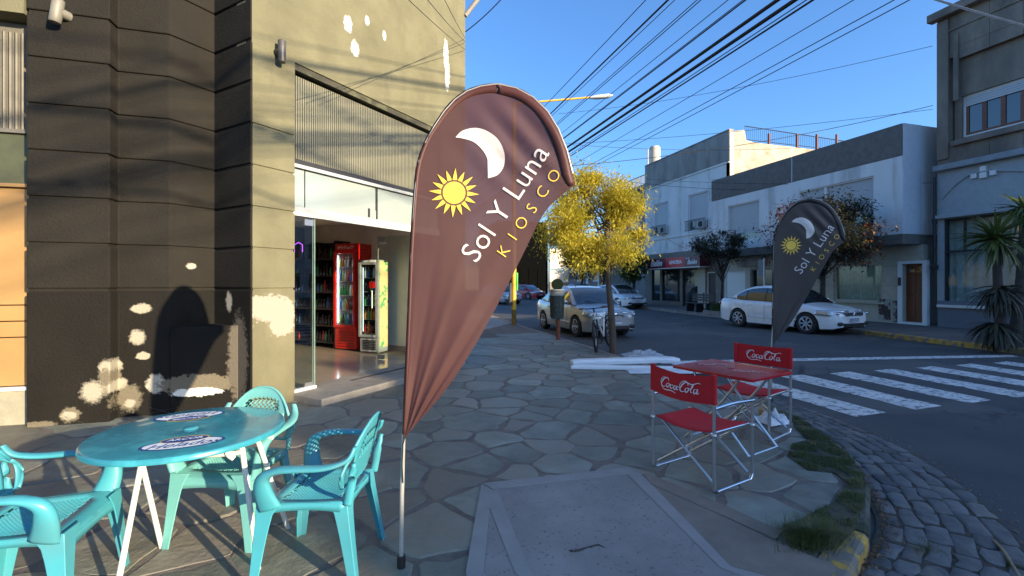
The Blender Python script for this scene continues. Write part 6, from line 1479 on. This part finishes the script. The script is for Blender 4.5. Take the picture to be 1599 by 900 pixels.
tree('yellow_tree', 'young street tree with yellow autumn leaves at the near kerb, a bicycle leaning on it', yb, [(0, 0, -.05), (-.02, 0, .5), (-.07, .0, 1.1), (-.13, 0, 1.7), (-.16, 0, 2.4), (-.1, 0, 3.0)], .085, ycc, (1.12, 1.0, 1.15), [M['leaf_y']], 34000, .09, 4, clumps=86, shape=yshape, limbs=30, aspect=.30)
M['leaf_dk'] = leafmat('dark_leaves', [(.03, .035, .02), (.05, .055, .033), (.09, .06, .05)], .2, 2)
M['leaf_gr'] = leafmat('green_leaves', [(.03, .06, .015), (.06, .10, .03), (.09, .13, .04)], .25, 1.5)
M['leaf_red'] = leafmat('red_leaves', [(.45, .03, .03), (.55, .08, .03), (.4, .02, .05)], .4, 4)
M['leaf_or'] = leafmat('orange_leaves', [(.45, .26, .05), (.5, .2, .04), (.2, .22, .05)], .4, 4)
t2b = Vector((15.75, Yp(1128, 15.75), .12)); d2_ = t2b.x * SA + t2b.y * CA
tree('street_tree', 'small dark leaved tree with a bare grey trunk between bench and white sedan', t2b, [(0, 0, 0), (0, .02, .8), (.02, 0, 1.6), (0, 0, 2.2)], .075, at(1124, 385, d2_), (1.35, 1.35, .75), M['leaf_dk'], 6000, .14, 9, clumps=55, limbs=26, group=None, trunkm=M['bark_d'])
t3b = Vector((15.5, Yp(1284, 15.5), .12)); d3_ = t3b.x * SA + t3b.y * CA
def t3x(v, rt):
    x = v.x * CA - v.y * SA
    if (x < -.75 and v.z > -.1 and rt.random() < .4): return 1 if rt.random() < .7 else 2
    if (x > .5 and v.z < .35 and rt.random() < .35): return 2 if rt.random() < .72 else 1
    return 0
tree('street_tree', 'dark tree with red and orange tipped leaves directly behind the black flag', t3b, [(0, 0, 0), (.02, 0, .9), (.05, 0, 1.7), (.05, 0, 2.4)], .12, at(1283, 368, d3_), (1.75, 1.6, 1.35), [M['leaf_dk'], M['leaf_red'], M['leaf_or']], 19000, .15, 12, clumps=120, extra=t3x, limbs=30, trunkm=M['bark_d'])
for (px, py, X, rr3, lab, m_, sd_, n3) in ((990, 415, 16.9, (1.0, 1.0, 1.25), 'dense green bushy tree left of the red shop sign', M['leaf_gr'], 21, 6500), (908, 405, 17.0, (1.7, 1.7, 1.6), 'dark tree behind the yellow tree, its thin trunk showing above the silver car', M['leaf_dk'], 22, 8000), (942, 400, 17.2, (1.3, 1.3, 1.3), 'dark green tree half hidden behind the trunk of the yellow tree', M['leaf_gr'], 25, 4500)):
    bY = Yp(px, X); dd = X * SA + bY * CA; c3 = at(px, py, dd)
    tree('distant_tree', lab, (X, bY, .1), [(0, 0, 0), (0, 0, 1), (.1, 0, 2), (.1, 0, c3.z - .3)], .13, c3, rr3, m_, n3, .2, sd_, clumps=50, limbs=14, group=None, trunkm=M['bark_d'])
for (px, d_, h_, lab, sd_) in ((812, 62, 7.5, 'dark tree mass left of the sunlit cream panels at the street end', 31), (790, 66, 5.2, 'dark tree mass far behind the yellow lamp post', 32), (930, 60, 4.6, 'dark tree beyond the pink house, well right of the cream panels', 33)):
    c3 = at(px, 400, d_); tree('distant_tree', lab, (c3.x, c3.y, .1), [(0, 0, 0), (0, 0, 2), (.1, 0, 4)], .2, (c3.x, c3.y, h_ - 1.2), (3.2, 3.2, 2.6), M['leaf_dk'], 6500, .5, sd_, clumps=40, limbs=10, trunkm=M['bark_d'])
# planter shrub at the foot of the small tree
pl = thing('planter', 'low planter with green shrub around the grey tree trunk beside the bench', 'planter', (t2b.x - .1, t2b.y, .12))
b = MB()
for q in ((-.5, .5, -.6, -.54), (-.5, .5, .54, .6), (-.5, -.44, -.54, .54), (.44, .5, -.54, .54)): b.bb(*q, 0, .16)
b.build('planter_edge', M['kerb'], pl)
b = MB(); rg2 = random.Random(3)
for i in range(2200): a_ = rg2.uniform(0, 6.28); r_ = rg2.uniform(0, .45); blade(b, Vector((r_ * math.cos(a_), r_ * math.sin(a_), .02)), rg2.uniform(.15, .6), rg2.uniform(0, .2), .012, a_)
b.build('shrub', M['leaf_gr'], pl)

# yucca cluster at the right kerb
M['yucca'] = leafmat('yucca_leaf', [(.05, .075, .018), (.10, .13, .03), (.17, .18, .05)], .25, 2)
M['yucca_dry'] = leafmat('dry_yucca_leaf', [(.03, .03, .018), (.05, .045, .025), (.04, .05, .03)], .1, 2)
yc = gr(1556, 545, .12); yu = thing('yucca_plant', 'large spiky yucca with several leaf heads by the far right kerb', 'plant', (yc.x + .35, yc.y, .12))
ylm = []
for v in range(3):
    b = MB(); L = 1.0; n_ = 6; rings = []
    for i in range(n_ + 1):
        f_ = i / n_; w_ = .040 * (1 - f_) ** .6 + .002; z = -(.10 + .16 * v) * f_ * f_; rings.append([Vector((f_ * L, -w_, z)), Vector((f_ * L, 0, z - .012 * (1 - f_))), Vector((f_ * L, w_, z))])
    b.loft(rings, 0, False, False); ylm.append((b.mesh('leaf', M['yucca'], 'all'), b.mesh('leaf', M['yucca_dry'], 'all'), b))
heads = []
def head(c, r, n_, dry):
    heads.append((c, r, n_, dry))
def rel(px, py, d): return at(px, py, d) - yu.location
dY = yc.x * SA + yc.y * CA + .1
head(rel(1556, 372, dY), .74, 150, 0); head(rel(1600, 325, dY + .2), .62, 70, 0); head(rel(1560, 450, dY), .68, 130, 1); head(rel(1555, 505, dY), .62, 150, 1); head(rel(1604, 445, dY + .4), .72, 110, 1); head(rel(1608, 505, dY + .3), .64, 100, 1); head(rel(1612, 385, dY + .4), .62, 60, 0)
rg3 = random.Random(17); cntl = 0; ystuff = MB()
for c, r, n_, dry in heads:
    b = MB(); b.tube([(c.x * .4, c.y * .4, 0), (c.x * .8, c.y * .8, c.z * .5), tuple(c)], [.12, .09, .07], 8); b.build('stem', M['bark_d'], yu, 60)
    for k in range(n_):
        az = rg3.uniform(0, 6.28); el = rg3.uniform(-1.1, .15) if dry else rg3.choice((rg3.uniform(-.3, 1.35), rg3.uniform(-.9, .6))); v = rg3.randrange(3); L = r * rg3.uniform(.8, 1.12)
        if cntl < 298: inst(ylm[v][dry], 'leaf', yu, c + Vector((0, 0, rg3.uniform(-.08, .05))), (rg3.uniform(-.4, .4), -el, az), (L, 1, 1)); cntl += 1
        else:
            Mx = Matrix.Translation(c) @ Matrix.Rotation(az, 4, 'Z') @ Matrix.Rotation(-el, 4, 'Y') @ Matrix.Diagonal((L, 1, 1, 1)); ystuff.add([Mx @ Vector(p) for p in ylm[v][2].v], ylm[v][2].f)
if ystuff.v: ystuff.build('leaves', M['yucca_dry'], yu)['kind'] = 'stuff'

# ================================================================== CABLES
M['cable'] = mat('black_cable', (.012, .012, .014), .6); M['cable_p'] = mat('pale_cable', (.30, .27, .24), .6)
def cable(p, q, sag, r, label, group, m='cable'):
    p, q = Vector(p), Vector(q); n_ = 28; b = MB(); b.tube([p.lerp(q, i / n_) - Vector((0, 0, sag * 4 * (i / n_) * (1 - i / n_))) for i in range(n_ + 1)], r, 5)
    return tag(b.build('overhead_cable', M[m], None, 'all'), label, 'cable', group)
def wxz(px, z):                                       # X of a street-parallel cable that leaves the top of the picture at px
    d = (z - H) * F / HZ; return w2((px - CX) / F * d, d)[0]
rc = random.Random(2)
ORD = 'first second third fourth fifth sixth seventh eighth ninth tenth eleventh twelfth thirteenth fourteenth fifteenth'.split()
for px, z, r, sg2 in ((981, 7.3, .009, .1), (1005, 7.2, .018, .12), (1021, 7.2, .009, .1), (1030, 7.3, .008, .1), (1039, 7.1, .009, .15), (1058, 7.3, .009, .1), (1102, 7.0, .008, .1), (1120, 7.0, .014, .12), (1125, 7.05, .009, .1), (1213, 6.9, .017, .12), (1217, 6.95, .010, .1), (1231, 6.9, .008, .1), (1299, 6.7, .008, .08), (1343, 6.6, .009, .1), (1347, 6.62, .009, .12)):
    X = wxz(px, z); cable((X, -24, z), (X + rc.uniform(-.1, .1), 46, z + .35), sg2 * 5, r, 'thin black street cable, %s from the left where it leaves the top of the photo' % ORD[[981, 1005, 1021, 1030, 1039, 1058, 1102, 1120, 1125, 1213, 1217, 1231, 1299, 1343, 1347].index(px)], 'thin cables along the street')
for px, z, r, lab in ((1167, 7.0, .036, 'left one of the two thickest black overhead cables along the street'), (1192, 7.0, .038, 'right one of the two thickest black overhead cables along the street')):
    X = wxz(px, z); cable((X, -24, z), (X, 46, z + .4), .6, r, lab, 'thick cables along the street')
def seg(px0, py0, d0, px1, py1, d1, r, label, group, m='cable', sag=.15, ext=0):
    a_, b_ = at(px0, py0, d0), at(px1, py1, d1); v = b_ - a_; cable(a_ - v * ext, b_ + v * ext, sag, r, label, group, m)
g2 = 'cables crossing the street'
seg(855, 262, 16, 1457, 165, 15.9, .010, 'thin dark cable crossing the street to the eave of the grey stone building', g2, sag=.3)
seg(872, 178, 26, 1457, 72, 16, .009, 'thin dark cable crossing high to the upper wall of the grey stone building', g2, sag=.3)
seg(880, 225, 20, 1457, 171, 16, .008, 'faint thin cable crossing the street just above the parapets', g2)
seg(890, 226, 18, 1250, 231, 20, .008, 'thin cable stretched past the water tank at parapet height', g2)
seg(955, 280, 30, 1440, 290, 17.2, .010, 'black cable strung along the white house fronts under the parapet', g2, sag=.4)
seg(1010, 280, 28, 1599, 282, 14, .008, 'second black cable strung along the white house fronts', g2, sag=.2)
seg(1112, 281, 24.5, 1335, 225, 19, .012, 'pale cable sagging across the dark grey parapet', g2, 'cable_p', sag=.25)
seg(1010, 343, 27, 1110, 395, 23, .008, 'thin cable looping down the old white house front', g2, sag=.5)
seg(1460, -4, 9, 1720, 70, 6, .022, 'thick pale twisted cable at the top right corner', g2, 'cable_p', sag=.05, ext=.4)
seg(727, 50, 9.2, 800, -20, 8.5, .010, 'dark cable leaving the far corner of the beige wall', 'cables on the corner building', sag=.05, ext=.0)
for q_, lab in (((628, -10, 4.5, 727, 78, 9.05), 'lower dark cable passing in front of the beige upper wall'), ((660, -10, 4.6, 727, 66, 9.05), 'middle dark cable passing in front of the beige upper wall'), ((690, -10, 4.7, 727, 60, 9.05), 'upper dark cable passing in front of the beige upper wall')):
    seg(*q_, .004, lab, 'cables on the corner building', sag=.02, ext=0)
# cables along the cross street behind the viewer, whose shadows band the walls
for k, (Y, z, r) in enumerate(((-2.6, 5.5, .018), (-5.0, 6.9, .02), (-7.5, 7.6, .022), (-8.5, 8.6, .025))):
    cable((-14, Y, z), (24, Y - 1.5, z + 1.2), .8, r, 'overhead cable along the cross street behind the viewer, %s nearest to the corner' % ORD[k], 'cables along the cross street')
# poles carrying them
for X, Y, lab in ((5.3, -24, 'concrete utility pole across the cross street behind the viewer'), (5.4, 46, 'distant concrete utility pole at the far end of the near kerb')):
    t = thing('utility_pole', lab, 'pole', (X, Y, 0)); b = MB(); b.tube([(0, 0, 0), (0, 0, 9)], [.17, .1], 10); b.build('pole', M['conc_l'], t, 50); B1_('crossarm', M['conc_l'], t, (-2.2, 2.4, -.06, .06, 6.9, 7.05))
# ---- unseen houses across the cross street, stepped and sized to shade sidewalk and road
def caster(name, label, u0, u1, v, hgt, m, dep=9):
    nx, ny = .818, .575; t = thing(name, label, 'house'); b = MB()
    P4 = [(u0 * nx - v * -.575, u0 * ny + v * -.818), (u1 * nx + v * .575, u1 * ny - v * .818), (u1 * nx + (v + dep) * .575, u1 * ny - (v + dep) * .818), (u0 * nx + (v + dep) * .575, u0 * ny - (v + dep) * .818)]
    P4[0] = (u0 * nx + v * .575, u0 * ny - v * .818)
    b.prism(P4, 0, hgt); b.build('wall', m, t)
    w_ = MB(); ex = Vector((nx, ny)); ey = Vector((.575, -.818)); n_ = int((u1 - u0) / 2.5)
    for k in range(n_):
        o_ = ex * (u0 + 1.2 + k * 2.5) + ey * (v - .03)
        for zz in (1.0, 4.0):
            if zz + 1.8 < hgt: w2m = MB(); w2m.box((o_.x, o_.y, zz + .8), (1.2, .05, 1.5), math.atan2(ex.y, ex.x)); w2m.build('window', M['dkglass'], t)
TE = math.tan(SUN_EL); V0 = 27.0
def hh(z0): return z0 + TE * V0
caster('shade_house', 'unseen low house behind the viewer, kept low to let the sun past', -16, 1.35, V0, hh(.2) , M['clad'])
caster('shade_house', 'unseen narrow house step across the crossing, shaped for its shadow edge', 1.35, 2.1, V0, hh(.88), M['h_white'])
caster('shade_house', 'unseen pale house step across the crossing, height set for its shadow', 4.1, 5.9, V0, hh(2.0), M['clad'])
caster('shade_house', 'unseen white house step across the crossing, height set for its shadow', 2.1, 4.1, V0, hh(1.42), M['h_white'])
caster('shade_house', 'unseen two storey house across the crossing, shaped to shade the sidewalk', 5.9, 12.5, V0, hh(2.95), M['h3'])
caster('shade_house', 'unseen long house across the cross street, shaped to shade the roadway', 12.5, 40, V0 - 3, hh(2.95) - TE * 3, M['h_white'])
